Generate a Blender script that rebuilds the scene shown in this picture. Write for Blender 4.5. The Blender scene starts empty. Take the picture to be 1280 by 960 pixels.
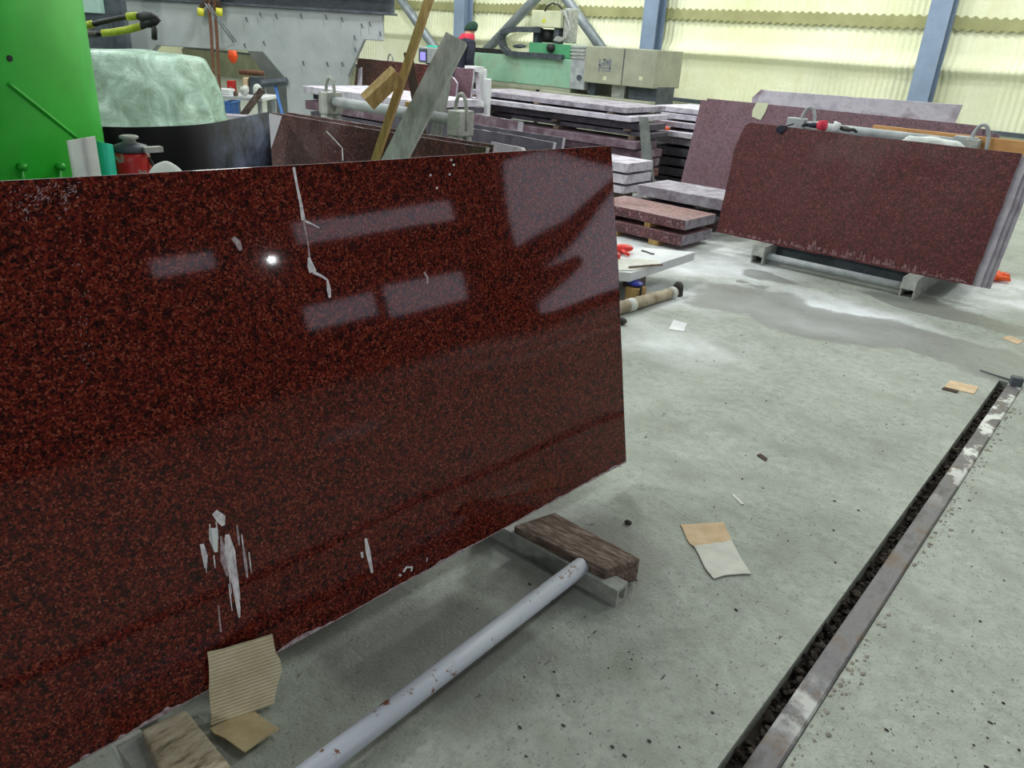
import bpy, bmesh, math, random
from mathutils import Vector as V, Matrix, noise
random.seed(7)
C = bpy.context.scene.collection
# ------------------------------------------------------------------ camera
FPX, CX, CY, H = 961.0, 640.0, 480.0, 1.6
DN = V((-134, 2136, 961)).normalized()
YA = V((880, -376, 961)); YA = (YA - YA.dot(DN) * DN).normalized()
ZA = -DN
XA = YA.cross(ZA)
EYE = V((0, 0, H))
def ray(x, y):
    v = V((x - CX, y - CY, FPX)); return V((v.dot(XA), v.dot(YA), v.dot(ZA)))
def onz(x, y, z): r = ray(x, y); return EYE + r * ((z - H) / r.z)
def ony(x, y, Y): r = ray(x, y); return EYE + r * (Y / r.y)
def onx(x, y, X): r = ray(x, y); return EYE + r * (X / r.x)
def onpl(x, y, P, n): r = ray(x, y); return EYE + r * ((P - EYE).dot(n) / r.dot(n))
cam = bpy.data.cameras.new('camera'); co = bpy.data.objects.new('camera', cam); C.objects.link(co)
cam.sensor_fit = 'HORIZONTAL'; cam.sensor_width = 36; cam.lens = FPX / 1280 * 36; cam.clip_end = 200
rt = V((XA.x, YA.x, ZA.x)); dnv = V((XA.y, YA.y, ZA.y)); fw = V((XA.z, YA.z, ZA.z)); up = -dnv
co.matrix_world = Matrix(((rt.x, up.x, -fw.x, 0), (rt.y, up.y, -fw.y, 0), (rt.z, up.z, -fw.z, H), (0, 0, 0, 1)))
bpy.context.scene.camera = co

# ------------------------------------------------------------------ materials
class NT:
    def __init__(s, name):
        s.m = bpy.data.materials.new(name); s.m.use_nodes = True; s.t = s.m.node_tree
        s.b = s.t.nodes['Principled BSDF']; s.co = s.t.nodes.new('ShaderNodeTexCoord')
    def n(s, typ, **kw):
        nd = s.t.nodes.new(typ)
        for k, v in kw.items():
            if k in nd.inputs: nd.inputs[k].default_value = v
            else: setattr(nd, k, v)
        return nd
    def l(s, a, b): s.t.links.new(a, b)
    def coord(s, scale=(1, 1, 1), rot=(0, 0, 0), loc=(0, 0, 0)):
        mp = s.n('ShaderNodeMapping'); mp.inputs['Scale'].default_value = scale; mp.inputs['Rotation'].default_value = rot; mp.inputs['Location'].default_value = loc
        s.l(s.co.outputs['Object'], mp.inputs[0]); return mp.outputs[0]
    def noise(s, scale, detail=4, rough=.6, co=None, dist=0):
        nd = s.n('ShaderNodeTexNoise'); nd.inputs['Scale'].default_value = scale; nd.inputs['Detail'].default_value = detail
        nd.inputs['Roughness'].default_value = rough; nd.inputs['Distortion'].default_value = dist
        s.l(co if co is not None else s.co.outputs['Object'], nd.inputs['Vector']); return nd.outputs['Fac']
    def vor(s, scale, co=None, out='Color', feature='F1'):
        nd = s.n('ShaderNodeTexVoronoi'); nd.feature = feature; nd.inputs['Scale'].default_value = scale
        s.l(co if co is not None else s.co.outputs['Object'], nd.inputs['Vector']); return nd.outputs[out]
    def ramp(s, fac, stops, const=False):
        r = s.n('ShaderNodeValToRGB'); e = r.color_ramp.elements
        if const: r.color_ramp.interpolation = 'CONSTANT'
        while len(e) < len(stops): e.new(.5)
        for el, (p, c) in zip(e, stops):
            el.position = p; el.color = (*c, 1) if not isinstance(c, (int, float)) else (c, c, c, 1)
        s.l(fac, r.inputs[0]); return r.outputs[0]
    def mix(s, fac, a, b, mode='MIX'):
        m = s.n('ShaderNodeMix'); m.data_type = 'RGBA'; m.blend_type = mode
        for sock, v in ((m.inputs['Factor'], fac), (m.inputs['A'], a), (m.inputs['B'], b)):
            pass
        f = m.inputs[0]; A = m.inputs[6]; B = m.inputs[7]
        for sock, v in ((f, fac), (A, a), (B, b)):
            if isinstance(v, (int, float)): sock.default_value = v
            elif isinstance(v, tuple): sock.default_value = (*v, 1)
            else: s.l(v, sock)
        return m.outputs[2]
    def math(s, op, a, b=None, clamp=False):
        m = s.n('ShaderNodeMath'); m.operation = op; m.use_clamp = clamp
        for i, v in enumerate((a, b)):
            if v is None: continue
            if isinstance(v, (int, float)): m.inputs[i].default_value = v
            else: s.l(v, m.inputs[i])
        return m.outputs[0]
    def base(s, c):
        if isinstance(c, tuple): s.b.inputs['Base Color'].default_value = (*c, 1)
        else: s.l(c, s.b.inputs['Base Color'])
    def rough(s, r):
        if isinstance(r, (int, float)): s.b.inputs['Roughness'].default_value = r
        else: s.l(r, s.b.inputs['Roughness'])
    def bump(s, h, strength=.3, dist=.01):
        b = s.n('ShaderNodeBump'); b.inputs['Strength'].default_value = strength; b.inputs['Distance'].default_value = dist
        s.l(h, b.inputs['Height']); s.l(b.outputs[0], s.b.inputs['Normal'])
    def done(s, **kw):
        for k, v in kw.items(): s.b.inputs[k.replace('_', ' ')].default_value = v
        return s.m
def lin(r, g, b):
    f = lambda c: (c / 255 / 12.92) if c / 255 <= .04045 else ((c / 255 + .055) / 1.055) ** 2.4
    return (f(r), f(g), f(b))
def mottled(name, c1, c2, scale=6, rough=.6, metal=0, bump=.15, bscale=40, c3=None, stretch=(1, 1, 1)):
    t = NT(name); co = t.coord(stretch)
    f = t.noise(scale, 6, .65, co)
    st = [(.35, c1), (.65, c2)] if c3 is None else [(.3, c1), (.5, c2), (.72, c3)]
    t.base(t.ramp(f, st)); t.rough(rough)
    if bump: t.bump(t.noise(bscale, 4, .6, co), bump, .004)
    return t.done(Metallic=metal)
def granite(name, cols, scale=95, rough=.1, dust=None, dustamt=.0, wav=0, spec=.5):
    t = NT(name); co = t.coord()
    v = t.vor(scale, co); v2 = t.vor(scale * 2.1, co); v3 = t.vor(scale * .42, co)
    sep = lambda c, i=0: (lambda n: (t.l(c, n.inputs[0]), n.outputs[i])[1])(t.n('ShaderNodeSeparateColor'))
    r1 = t.ramp(sep(v), cols)
    dk = t.ramp(sep(v2, 1), [(.68, 0.0), (.84, 1.0)])
    c = t.mix(t.math('MULTIPLY', dk, .6), r1, cols[0][1])
    bl = t.ramp(sep(v3, 2), [(.80, 0.0), (.9, 1.0)])
    c = t.mix(t.math('MULTIPLY', bl, .7), c, cols[0][1])
    if dust:
        d = t.ramp(t.noise(1.7, 5, .65, co), [(.42, 0.0), (.72, 1.0)])
        c = t.mix(t.math('ADD', t.math('MULTIPLY', d, dustamt), dustamt * .35), c, dust)
        t.rough(t.math('ADD', t.math('MULTIPLY', d, .3), rough))
    else: t.rough(rough)
    t.base(c)
    if wav: t.bump(t.noise(1.1, 1, .4, co), wav, .05)
    return t.done(Specular_IOR_Level=spec)
M = {}
red_cols = [(0.0, lin(26, 14, 14)), (.25, lin(70, 23, 21)), (.5, lin(92, 30, 24)), (.8, lin(114, 42, 29)), (1, lin(138, 74, 58))]
M['granite_polished'] = granite('polished red granite', red_cols, 210, .045, wav=.17, spec=.28)
M['granite_far'] = granite('red granite', [(0, lin(54, 22, 25)), (.4, lin(84, 34, 35)), (.8, lin(102, 44, 42)), (1, lin(126, 74, 74))], 120, .4, dust=lin(120, 80, 88), dustamt=.08, spec=.3)
M['granite_mid'] = granite('red granite rough', [(0, lin(30, 14, 14)), (.4, lin(72, 28, 24)), (.8, lin(108, 48, 38)), (1, lin(140, 90, 80))], 60, .3, dust=lin(120, 90, 90), dustamt=.25)
M['granite_dusty'] = granite('dusty purple granite', [(0, lin(70, 48, 58)), (.4, lin(104, 70, 80)), (.8, lin(126, 86, 96)), (1, lin(140, 104, 114))], 110, .55, dust=lin(165, 140, 155), dustamt=.3)
M['granite_grey'] = mottled('stone dust grey', lin(150, 145, 160), lin(186, 182, 192), 3, .85, c3=lin(120, 100, 112))
M['edge_dusty'] = mottled('sawn dusty edge', lin(120, 112, 122), lin(176, 172, 184), 9, .9, bump=.3)
M['edge_light'] = mottled('light sawn edge', lin(150, 140, 142), lin(215, 210, 212), 12, .9, bump=.3)
M['edge_purple'] = mottled('sawn purple edge', lin(82, 62, 74), lin(112, 90, 102), 7, .85, bump=.3, c3=lin(150, 138, 150))
M['edge_dark'] = mottled('dark sawn edge', lin(62, 58, 68), lin(96, 92, 104), 6, .85, bump=.3)
M['post_grey'] = mottled('dirty grey post', lin(92, 98, 96), lin(124, 130, 126), 5, .9, bump=.3)
M['edge_white'] = mottled('white dusted stone', lin(160, 156, 168), lin(206, 202, 214), 5, .9, bump=.2, c3=lin(140, 124, 136))
M['grey_wood'] = mottled('weathered grey wood', lin(142, 146, 142), lin(182, 186, 182), 5, .85, bump=.5, bscale=60, stretch=(6, 6, .6))
M['wood_dark'] = mottled('dark old timber', lin(54, 42, 36), lin(84, 66, 56), 5, .9, bump=.4, stretch=(4, 4, .6))
M['lumber'] = mottled('raw pine lumber', lin(156, 124, 76), lin(200, 168, 112), 5, .8, bump=.3, stretch=(8, 8, .8))
M['plywood'] = mottled('orange plywood', lin(190, 138, 84), lin(214, 164, 108), 4, .7, bump=.1, stretch=(1, 4, 4))
def timber():
    t = NT('worn timber'); co = t.coord((3, 14, 14)); a = t.noise(5, 6, .7, co)
    c = t.ramp(a, [(.3, lin(66, 52, 48)), (.5, lin(108, 90, 80)), (.68, lin(168, 152, 144))])
    t.base(c); t.rough(.85); t.bump(a, .5, .006); return t.done()
M['timber'] = timber()
def timber_pale():
    t = NT('pale dry timber'); co = t.coord((16, 5, 16), (0, 0, .45)); a = t.noise(3.2, 6, .7, co)
    t.base(t.ramp(a, [(.32, lin(96, 86, 70)), (.46, lin(160, 148, 126)), (.7, lin(196, 186, 166))])); t.rough(.9); t.bump(a, .4, .005); return t.done()
M['timber_pale'] = timber_pale()
M['pole'] = mottled('dusty pale pole', lin(136, 122, 98), lin(190, 178, 156), 9, .9, bump=.3)
def painted():
    t = NT('chipped white paint'); a = t.noise(26, 5, .7, t.coord((1, 1, 1))); b = t.noise(3, 3, .5)
    f = t.ramp(t.math('ADD', a, t.math('MULTIPLY', b, .35)), [(.78, 0.0), (.82, 1.0)])
    t.base(t.mix(f, lin(190, 196, 210), lin(126, 84, 62))); t.rough(.45); return t.done()
M['white_paint'] = painted()
M['grey_paint'] = mottled('grey painted steel', lin(140, 146, 150), lin(176, 182, 184), 8, .55, bump=.1)
M['channel_steel'] = mottled('pale dusty steel', lin(138, 142, 138), lin(184, 186, 180), 14, .6, bump=.15)
M['blue_grey_steel'] = mottled('blue grey painted column', lin(118, 136, 160), lin(134, 152, 176), 2, .5, bump=0)
M['tube_steel'] = mottled('galvanised brace tube', lin(118, 126, 134), lin(150, 158, 164), 4, .4, metal=.3, bump=0)
M['dark_steel'] = mottled('dark steel', lin(52, 60, 68), lin(84, 92, 100), 6, .55, bump=.1)
M['black'] = mottled('black rubber', lin(14, 14, 17), lin(26, 26, 30), 9, .6, bump=.1)
M['white'] = mottled('white plaster', lin(206, 210, 214), lin(228, 230, 232), 5, .75, bump=.1)
M['paper'] = mottled('pale paper', lin(196, 204, 200), lin(220, 224, 220), 8, .8, bump=.1)
M['orange'] = mottled('orange rubber', lin(232, 74, 24), lin(248, 104, 44), 10, .5, bump=.1)
M['red'] = mottled('red plastic', lin(214, 40, 32), lin(236, 62, 50), 10, .4, bump=.0)
M['blue'] = mottled('blue plastic', lin(52, 98, 168), lin(74, 122, 192), 10, .5, bump=.0)
M['deep_blue'] = mottled('deep blue plastic', lin(30, 40, 130), lin(50, 64, 180), 30, .35, bump=.3)
M['navy'] = mottled('navy cloth', lin(22, 24, 38), lin(40, 42, 60), 20, .9, bump=.4)
M['dark_green'] = mottled('dark green knit', lin(18, 46, 36), lin(30, 64, 50), 60, .95, bump=.5, bscale=200)
M['crimson'] = mottled('red cloth', lin(178, 34, 60), lin(206, 54, 80), 20, .9, bump=.3)
M['skin'] = mottled('skin', lin(196, 148, 124), lin(212, 164, 140), 12, .6, bump=.0)
M['machine_green'] = mottled('pale green machine paint', lin(126, 172, 146), lin(146, 188, 162), 3, .5, bump=.05, c3=lin(140, 160, 138))
M['machine_deep'] = mottled('green machine paint', lin(70, 150, 104), lin(92, 168, 122), 3, .5, bump=.05)
M['machine_grey'] = mottled('dusty grey sheet metal', lin(142, 146, 128), lin(166, 168, 148), 3, .6, bump=.05)
M['cream'] = mottled('cream cabinet', lin(196, 202, 170), lin(214, 218, 186), 3, .5, bump=0)
M['teal'] = mottled('teal plastic', lin(30, 196, 160), lin(54, 214, 180), 3, .4, bump=0)
M['teal_pale'] = mottled('pale teal cabinet', lin(150, 186, 176), lin(170, 200, 190), 3, .5, bump=0)
M['yellow'] = mottled('yellow plastic', lin(196, 196, 40), lin(214, 210, 70), 3, .5, bump=0)
M['yellow_wrap'] = mottled('yellow green wrap', lin(150, 160, 30), lin(184, 190, 70), 40, .6, bump=.4)
M['rust_strap'] = mottled('brown webbing', lin(92, 60, 44), lin(124, 88, 66), 30, .9, bump=.4, bscale=150)
M['olive'] = mottled('bare olive sheet', lin(150, 150, 104), lin(166, 166, 120), 3, .8, bump=0)
M['rock'] = mottled('dark pebble', lin(40, 38, 36), lin(80, 76, 72), 30, .9, bump=.4)
def cardboard(name, a, b, rib=150, axis=0):
    t = NT(name); w = t.n('ShaderNodeTexWave'); w.bands_direction = 'XYZ'[axis]; w.inputs['Scale'].default_value = rib / 6.28; w.inputs['Distortion'].default_value = .6
    t.l(t.co.outputs['Object'], w.inputs[0]); n_ = t.noise(14, 5, .65)
    t.base(t.mix(t.math('MULTIPLY', w.outputs['Fac'], .38), t.ramp(n_, [(.3, a), (.7, b)]), tuple(x * .45 for x in a))); t.rough(.9)
    t.bump(w.outputs['Fac'], .5, .002); return t.done()
M['cardboard_ribbed'] = cardboard('ribbed cardboard', lin(200, 186, 154), lin(228, 218, 190), 230, 2)
M['cardboard_ribbed_y'] = cardboard('ribbed cardboard flat', lin(186, 166, 128), lin(216, 200, 162), 260, 0)
M['cardboard'] = mottled('torn brown cardboard', lin(196, 168, 134), lin(218, 194, 162), 14, .9, bump=.3)
M['cardboard_white'] = mottled('white card face', lin(196, 198, 190), lin(216, 216, 208), 14, .9, bump=.3)
def green_tank():
    t = NT('bright green paint'); a = t.noise(3, 6, .6); s = t.noise(26, 3, .6)
    c = t.ramp(a, [(.3, lin(22, 158, 30)), (.7, lin(48, 194, 56))])
    c = t.mix(t.ramp(s, [(.72, 0.0), (.78, .5)]), c, lin(120, 210, 120))
    t.base(c); t.rough(.38); return t.done()
M['green_tank'] = green_tank()
def plastic_sheet():
    t = NT('translucent green plastic film'); a = t.noise(2.4, 8, .7, dist=1.2); 
    t.base(t.ramp(a, [(.34, lin(120, 142, 124)), (.5, lin(150, 180, 162)), (.66, lin(194, 220, 208))])); t.rough(.28)
    t.bump(t.noise(9, 6, .65, dist=1.5), .55, .03); return t.done(Specular_IOR_Level=.7)
M['plastic'] = plastic_sheet()
def black_sheet():
    t = NT('black glossy sheet with bluish end'); 
    sx = t.n('ShaderNodeSeparateXYZ'); t.l(t.co.outputs['Object'], sx.inputs[0])
    g = t.ramp(sx.outputs[1], [(.0, 0.0), (1, 1.0)])
    m = t.n('ShaderNodeMapRange'); m.inputs[1].default_value = .45; m.inputs[2].default_value = .75
    t.l(sx.outputs[1], m.inputs[0])
    f = t.math('MULTIPLY', m.outputs[0], t.ramp(t.noise(5, 6, .65), [(.35, 0.0), (.75, 1.0)]))  # bluish-grey tone rising towards the right end, broken by noise
    t.base(t.mix(f, lin(8, 8, 10), lin(96, 106, 130))); t.rough(.55); return t.done(Specular_IOR_Level=.06)
M['black_sheet'] = black_sheet()
def concrete_portal():
    t = NT('pale cast concrete'); a = t.noise(1.1, 8, .65); p = t.vor(3.2, t.coord((1, .01, 2.2)), 'Distance')
    c = t.ramp(a, [(.3, lin(150, 158, 158)), (.7, lin(184, 190, 190))])
    c = t.mix(t.ramp(p, [(.03, .7), (.06, 0.0)]), c, lin(90, 95, 96)); t.base(c); t.rough(.85)
    t.bump(t.noise(18, 5, .6), .15, .01); return t.done()
M['portal'] = concrete_portal()
M['plinth'] = mottled('concrete plinth', lin(118, 122, 100), lin(146, 150, 124), 3, .9)
def foam():
    t = NT('sprayed yellow foam'); w = t.n('ShaderNodeTexWave'); w.bands_direction = 'X'; w.inputs['Scale'].default_value = 3.4; w.inputs['Distortion'].default_value = .5
    t.l(t.co.outputs['Object'], w.inputs[0])
    a = t.noise(.55, 6, .6, t.coord((1, 1, .8))); b = t.noise(2.2, 6, .7, t.coord((1, 1, .25)))
    c = t.ramp(a, [(.3, lin(230, 233, 190)), (.55, lin(240, 243, 210)), (.75, lin(246, 249, 228))])
    c = t.mix(t.ramp(b, [(.55, 0.0), (.8, .55)]), c, lin(212, 198, 138)); t.base(c); t.rough(.8)
    fade = t.ramp(t.noise(.5, 3, .5), [(.4, 0.1), (.6, 1.0)])
    h = t.math('ADD', t.math('MULTIPLY', w.outputs['Fac'], fade), t.math('MULTIPLY', t.noise(7, 6, .7), 1.1))
    t.bump(h, .4, .05); return t.done()
M['foam'] = foam()
M['dim_wall'] = mottled('dark cladding', lin(50, 50, 52), lin(66, 66, 68), 1, .8, bump=0)
M['ceil'] = mottled('grey roof sheeting', lin(120, 124, 124), lin(140, 144, 144), 1, .8, bump=0)
def emis(name, c, s):
    t = NT(name); t.base(c); t.b.inputs['Emission Color'].default_value = (*c, 1); t.b.inputs['Emission Strength'].default_value = s; return t.done(Roughness=.3)
M['screen'] = emis('lit purple screen', lin(150, 140, 235), .6)
M['mirror_glow'] = emis('daylight pane', (.84, .82, 1.0), 1.35)  # glow of the added panes mirrored in the polished slab
def floor_mat():
    t = NT('worn concrete floor'); O = t.co.outputs['Object']
    a = t.noise(1.3, 8, .7); f = t.noise(22, 6, .75); g = t.noise(90, 3, .6)
    c = t.ramp(a, [(.28, lin(136, 141, 132)), (.5, lin(162, 168, 159)), (.72, lin(184, 190, 183))])
    c = t.mix(.42, c, t.ramp(f, [(.3, lin(108, 110, 100)), (.65, lin(192, 198, 190))]))
    # dark grit specks, stretched
    sp = t.math('MULTIPLY', t.ramp(t.noise(48, 3, .6, t.coord((1, .45, 1), (0, 0, .5))), [(.685, 0.0), (.72, 1.0)]), t.ramp(t.noise(2.1, 3, .6), [(.42, 0.0), (.6, 1.0)]))
    c = t.mix(t.math('MULTIPLY', sp, .8), c, lin(66, 66, 60))
    g2 = t.math('MULTIPLY', t.ramp(t.noise(120, 2, .5, t.coord((1, .4, 1), (0, 0, .4))), [(.64, 0.0), (.68, 1.0)]), .5)
    c = t.mix(g2, c, lin(96, 96, 88))
    pk = t.ramp(t.noise(5.5, 6, .7), [(.52, 0.0), (.66, .38)]); c = t.mix(pk, c, lin(122, 124, 112))
    # distorted position for stains with a shape of their own
    dn = t.n('ShaderNodeTexNoise'); dn.inputs['Scale'].default_value = 1.9; dn.inputs['Detail'].default_value = 8; t.l(O, dn.inputs['Vector'])
    vm = t.n('ShaderNodeVectorMath'); vm.operation = 'MULTIPLY_ADD'; vm.inputs[1].default_value = (.8, .8, 0); t.l(dn.outputs['Color'], vm.inputs[0]); 
    off = t.n('ShaderNodeVectorMath'); off.operation = 'SUBTRACT'; off.inputs[1].default_value = (.4, .4, 0); t.l(O, off.inputs[0]); t.l(off.outputs[0], vm.inputs[2])
    def blob(cx, cy, rx, ry, rot=0, soft=.35):
        mp = t.n('ShaderNodeMapping'); mp.vector_type = 'TEXTURE'; mp.inputs['Location'].default_value = (cx, cy, 0); mp.inputs['Rotation'].default_value = (0, 0, rot); mp.inputs['Scale'].default_value = (rx, ry, 1)
        t.l(vm.outputs[0], mp.inputs[0]); ln = t.n('ShaderNodeVectorMath'); ln.operation = 'LENGTH'
        fl = t.n('ShaderNodeVectorMath'); fl.operation = 'MULTIPLY'; fl.inputs[1].default_value = (1, 1, 0); t.l(mp.outputs[0], fl.inputs[0]); t.l(fl.outputs[0], ln.inputs[0])
        return t.ramp(ln.outputs['Value'], [(1 - soft, 1.0), (1.0, 0.0)])
    dust = None
    for b in FLOOR_DUST_REFL:
        x = blob(*b); dust = x if dust is None else t.math('MAXIMUM', dust, x)
    wet = None
    for b in FLOOR_WET:
        x = blob(*b); wet = x if wet is None else t.math('MAXIMUM', wet, x)
    brk = t.ramp(t.noise(3.2, 6, .7), [(.3, .35), (.6, 1.0)])
    c = t.mix(t.math('MULTIPLY', t.math('MULTIPLY', dust, brk), .92), c, lin(228, 233, 236))
    c = t.mix(t.math('MULTIPLY', wet, .62), c, lin(108, 109, 106))
    sp2 = t.ramp(t.noise(30, 3, .6, t.coord((1, .35, 1), (0, 0, .6), (3, 1, 0))), [(.70, 0.0), (.72, .8)]); c = t.mix(sp2, c, lin(60, 60, 56))
    oil = t.math('MULTIPLY', t.ramp(t.noise(.9, 5, .6), [(.58, 0.0), (.72, 1.0)]), .3)
    c = t.mix(oil, c, lin(110, 108, 92))
    t.base(c); t.rough(t.math('SUBTRACT', .85, t.math('MULTIPLY', wet, .4)))
    t.bump(t.math('ADD', f, t.math('MULTIPLY', g, .8)), .6, .008); return t.done()
def rail_mat():
    t = NT('rusty rail steel with plaster smears'); a = t.noise(6, 6, .7, t.coord((2, 1, 1)))
    c = t.ramp(a, [(.32, lin(74, 68, 66)), (.5, lin(104, 103, 108)), (.66, lin(98, 80, 64))])
    sx = t.n('ShaderNodeSeparateXYZ'); t.l(t.co.outputs['Object'], sx.inputs[0])
    far = t.n('ShaderNodeMapRange'); far.inputs[1].default_value = 3.1; far.inputs[2].default_value = 3.6; t.l(sx.outputs[1], far.inputs[0])
    nr = t.ramp(t.math('ABSOLUTE', t.math('SUBTRACT', sx.outputs[1], 1.72)), [(.06, 1.0), (.17, 0.0)])
    z = t.math('ADD', t.math('MULTIPLY', far.outputs[0], t.ramp(t.noise(5, 4, .6, t.coord((1.6, 1, 1))), [(.5, 0.0), (.56, 1.0)])), t.math('MULTIPLY', nr, t.ramp(t.noise(14, 5, .6), [(.42, 0.0), (.58, .6)])))
    t.base(t.mix(z, c, lin(206, 208, 206))); t.rough(.5); t.bump(a, .2, .003); return t.done(Metallic=.2)
M['rail'] = rail_mat()
M['concrete_shaded'] = mottled('dark shaded concrete', lin(92, 98, 96), lin(112, 116, 112), 2, .9)  # darker concrete with the rear gantry wall's shade painted in
M['debris'] = mottled('dark dirt', lin(28, 24, 21), lin(66, 56, 48), 40, .95, bump=.6, bscale=80)

# ------------------------------------------------------------------ mesh helpers
class MB:
    def __init__(s): s.v = []; s.f = []; s.mi = []
    def add(s, vs, fs, mi=0):
        o = len(s.v); s.v += [V(v) for v in vs]
        for f in fs: s.f.append([i + o for i in f]); s.mi.append(mi)
        return s
    def box(s, c, d, rot=None, mi=0):
        c = V(c); R = rot or Matrix.Identity(3)
        vs = [c + R @ V((sx * d[0] / 2, sy * d[1] / 2, sz * d[2] / 2)) for sx in (-1, 1) for sy in (-1, 1) for sz in (-1, 1)]
        return s.add(vs, [(0, 1, 3, 2), (4, 6, 7, 5), (0, 4, 5, 1), (2, 3, 7, 6), (0, 2, 6, 4), (1, 5, 7, 3)], mi)
    def bb(s, a, b, mi=0):
        a = V(a); b = V(b); return s.box((a + b) / 2, (abs(b.x - a.x), abs(b.y - a.y), abs(b.z - a.z)), None, mi)
    def prism(s, poly, ext, mi=0, mside=None):
        n = len(poly); e = V(ext); ms = mi if mside is None else mside
        s.add(list(poly) + [V(p) + e for p in poly], [list(range(n))], mi)
        o = len(s.v) - 2 * n
        s.f.append([o + n + i for i in reversed(range(n))]); s.mi.append(mi)
        for i in range(n):
            j = (i + 1) % n; s.f.append([o + j, o + i, o + n + i, o + n + j]); s.mi.append(ms)
        return s
    def tube(s, path, r, seg=12, mi=0, cap=True):
        path = [V(p) for p in path]; n = len(path); rs = r if isinstance(r, (list, tuple)) else [r] * n
        o = len(s.v); prev = None
        for i, p in enumerate(path):
            t = (path[min(i + 1, n - 1)] - path[max(i - 1, 0)]).normalized()
            u = t.cross(V((0, 0, 1))) if prev is None else prev - t * prev.dot(t)
            if u.length < 1e-4: u = t.cross(V((1, 0, 0)))
            u.normalize(); prev = u; w = t.cross(u)
            for k in range(seg):
                a = 2 * math.pi * k / seg; s.v.append(p + (u * math.cos(a) + w * math.sin(a)) * rs[i])
        for i in range(n - 1):
            for k in range(seg):
                k2 = (k + 1) % seg; s.f.append([o + i * seg + k, o + i * seg + k2, o + (i + 1) * seg + k2, o + (i + 1) * seg + k]); s.mi.append(mi)
        if cap:
            s.f.append([o + k for k in reversed(range(seg))]); s.mi.append(mi)
            s.f.append([o + (n - 1) * seg + k for k in range(seg)]); s.mi.append(mi)
        return s
    def lathe(s, c, prof, seg=32, mi=0, rot=None):
        c = V(c); o = len(s.v); R = rot or Matrix.Identity(3)
        for r, z in prof:
            for k in range(seg):
                a = 2 * math.pi * k / seg; s.v.append(c + R @ V((r * math.cos(a), r * math.sin(a), z)))
        for i in range(len(prof) - 1):
            for k in range(seg):
                k2 = (k + 1) % seg; s.f.append([o + i * seg + k, o + i * seg + k2, o + (i + 1) * seg + k2, o + (i + 1) * seg + k]); s.mi.append(mi)
        s.f.append([o + k for k in reversed(range(seg))]); s.mi.append(mi)
        s.f.append([o + (len(prof) - 1) * seg + k for k in range(seg)]); s.mi.append(mi)
        return s
    def blob(s, c, d, amp=.2, fr=3, seed=0, sub=2, mi=0, rot=None):
        bm = bmesh.new(); bmesh.ops.create_icosphere(bm, subdivisions=sub, radius=1); c = V(c); R = rot or Matrix.Identity(3)
        vs = []
        for v in bm.verts:
            k = 1 + amp * noise.noise(v.co * fr + V((seed * 7.3, seed, 0)))
            vs.append(c + R @ V((v.co.x * d[0] * k, v.co.y * d[1] * k, v.co.z * d[2] * k)))
        fs = [[v.index for v in f.verts] for f in bm.faces]; bm.free(); return s.add(vs, fs, mi)
    def build(s, name, mats, parent=None, loc=None, bevel=0, smooth=False, sub=0):
        if not isinstance(mats, (list, tuple)): mats = [mats]
        if loc is None:
            if parent is not None: loc = V(parent['_w']) if '_w' in parent else V((0, 0, 0))
            else:
                mn = V([min(v[i] for v in s.v) for i in range(3)]); mx = V([max(v[i] for v in s.v) for i in range(3)])
                loc = V(((mn.x + mx.x) / 2, (mn.y + mx.y) / 2, mn.z))
        loc = V(loc)
        me = bpy.data.meshes.new(name); me.from_pydata([v - loc for v in s.v], [], s.f); 
        for m in mats: me.materials.append(m)
        for p, i in zip(me.polygons, s.mi): p.material_index = min(i, len(mats) - 1)
        bm = bmesh.new(); bm.from_mesh(me); bmesh.ops.recalc_face_normals(bm, faces=bm.faces); bm.to_mesh(me); bm.free()
        o = bpy.data.objects.new(name, me); C.objects.link(o)
        if parent is None: o.location = loc
        else: o.parent = parent
        if parent is not None and '_o' in parent: pass
        if smooth:
            me.shade_smooth()
        if bevel:
            b = o.modifiers.new('bevel', 'BEVEL'); b.width = bevel; b.segments = 2; b.limit_method = 'ANGLE'; b.angle_limit = .6
        if sub:
            q = o.modifiers.new('sub', 'SUBSURF'); q.levels = sub; q.render_levels = sub
        return o
W = {}
class Thing:
    """an Empty at the base with parts as children; verts are given in world coordinates"""
    def __init__(s, name, label, cat, loc, group=None):
        s.loc = V(loc); s.o = bpy.data.objects.new(name, None); s.o.empty_display_size = .1; C.objects.link(s.o); s.o.location = s.loc
        tag(s.o, label, cat, group)
    def part(s, name, mb, mat, bevel=0, smooth=False, sub=0, under=None, label=None):
        o = mb.build(name, mat, under or s.o, s.loc, bevel, smooth, sub)
        if label: o['label'] = label
        return o
def tag(o, label, cat, group=None, kind=None):
    if label: o['label'] = label
    if cat: o['category'] = cat
    if group: o['group'] = group
    if kind: o['kind'] = kind
    return o
def struct(name, mb, mat, **kw):
    o = mb.build(name, mat, None, (0, 0, 0), **kw); o['kind'] = 'structure'; return o
def rough_edge(poly, step=.06, amp=.006, seed=0, fixed=()):
    """subdivide the outline and jitter it a little in its own plane: a sawn or broken slab edge"""
    out = []; n = len(poly)
    ctr = sum((V(p) for p in poly), V()) / n
    for i in range(n):
        a = V(poly[i]); b = V(poly[(i + 1) % n]); k = max(1, int((b - a).length / step)); out.append(a)
        for j in range(1, k):
            p = a.lerp(b, j / k); d = (ctr - p).normalized(); out.append(p + d * amp * (noise.noise(p * 9 + V((seed, 0, 0))) + .3 * random.random()))
    return out
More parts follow.
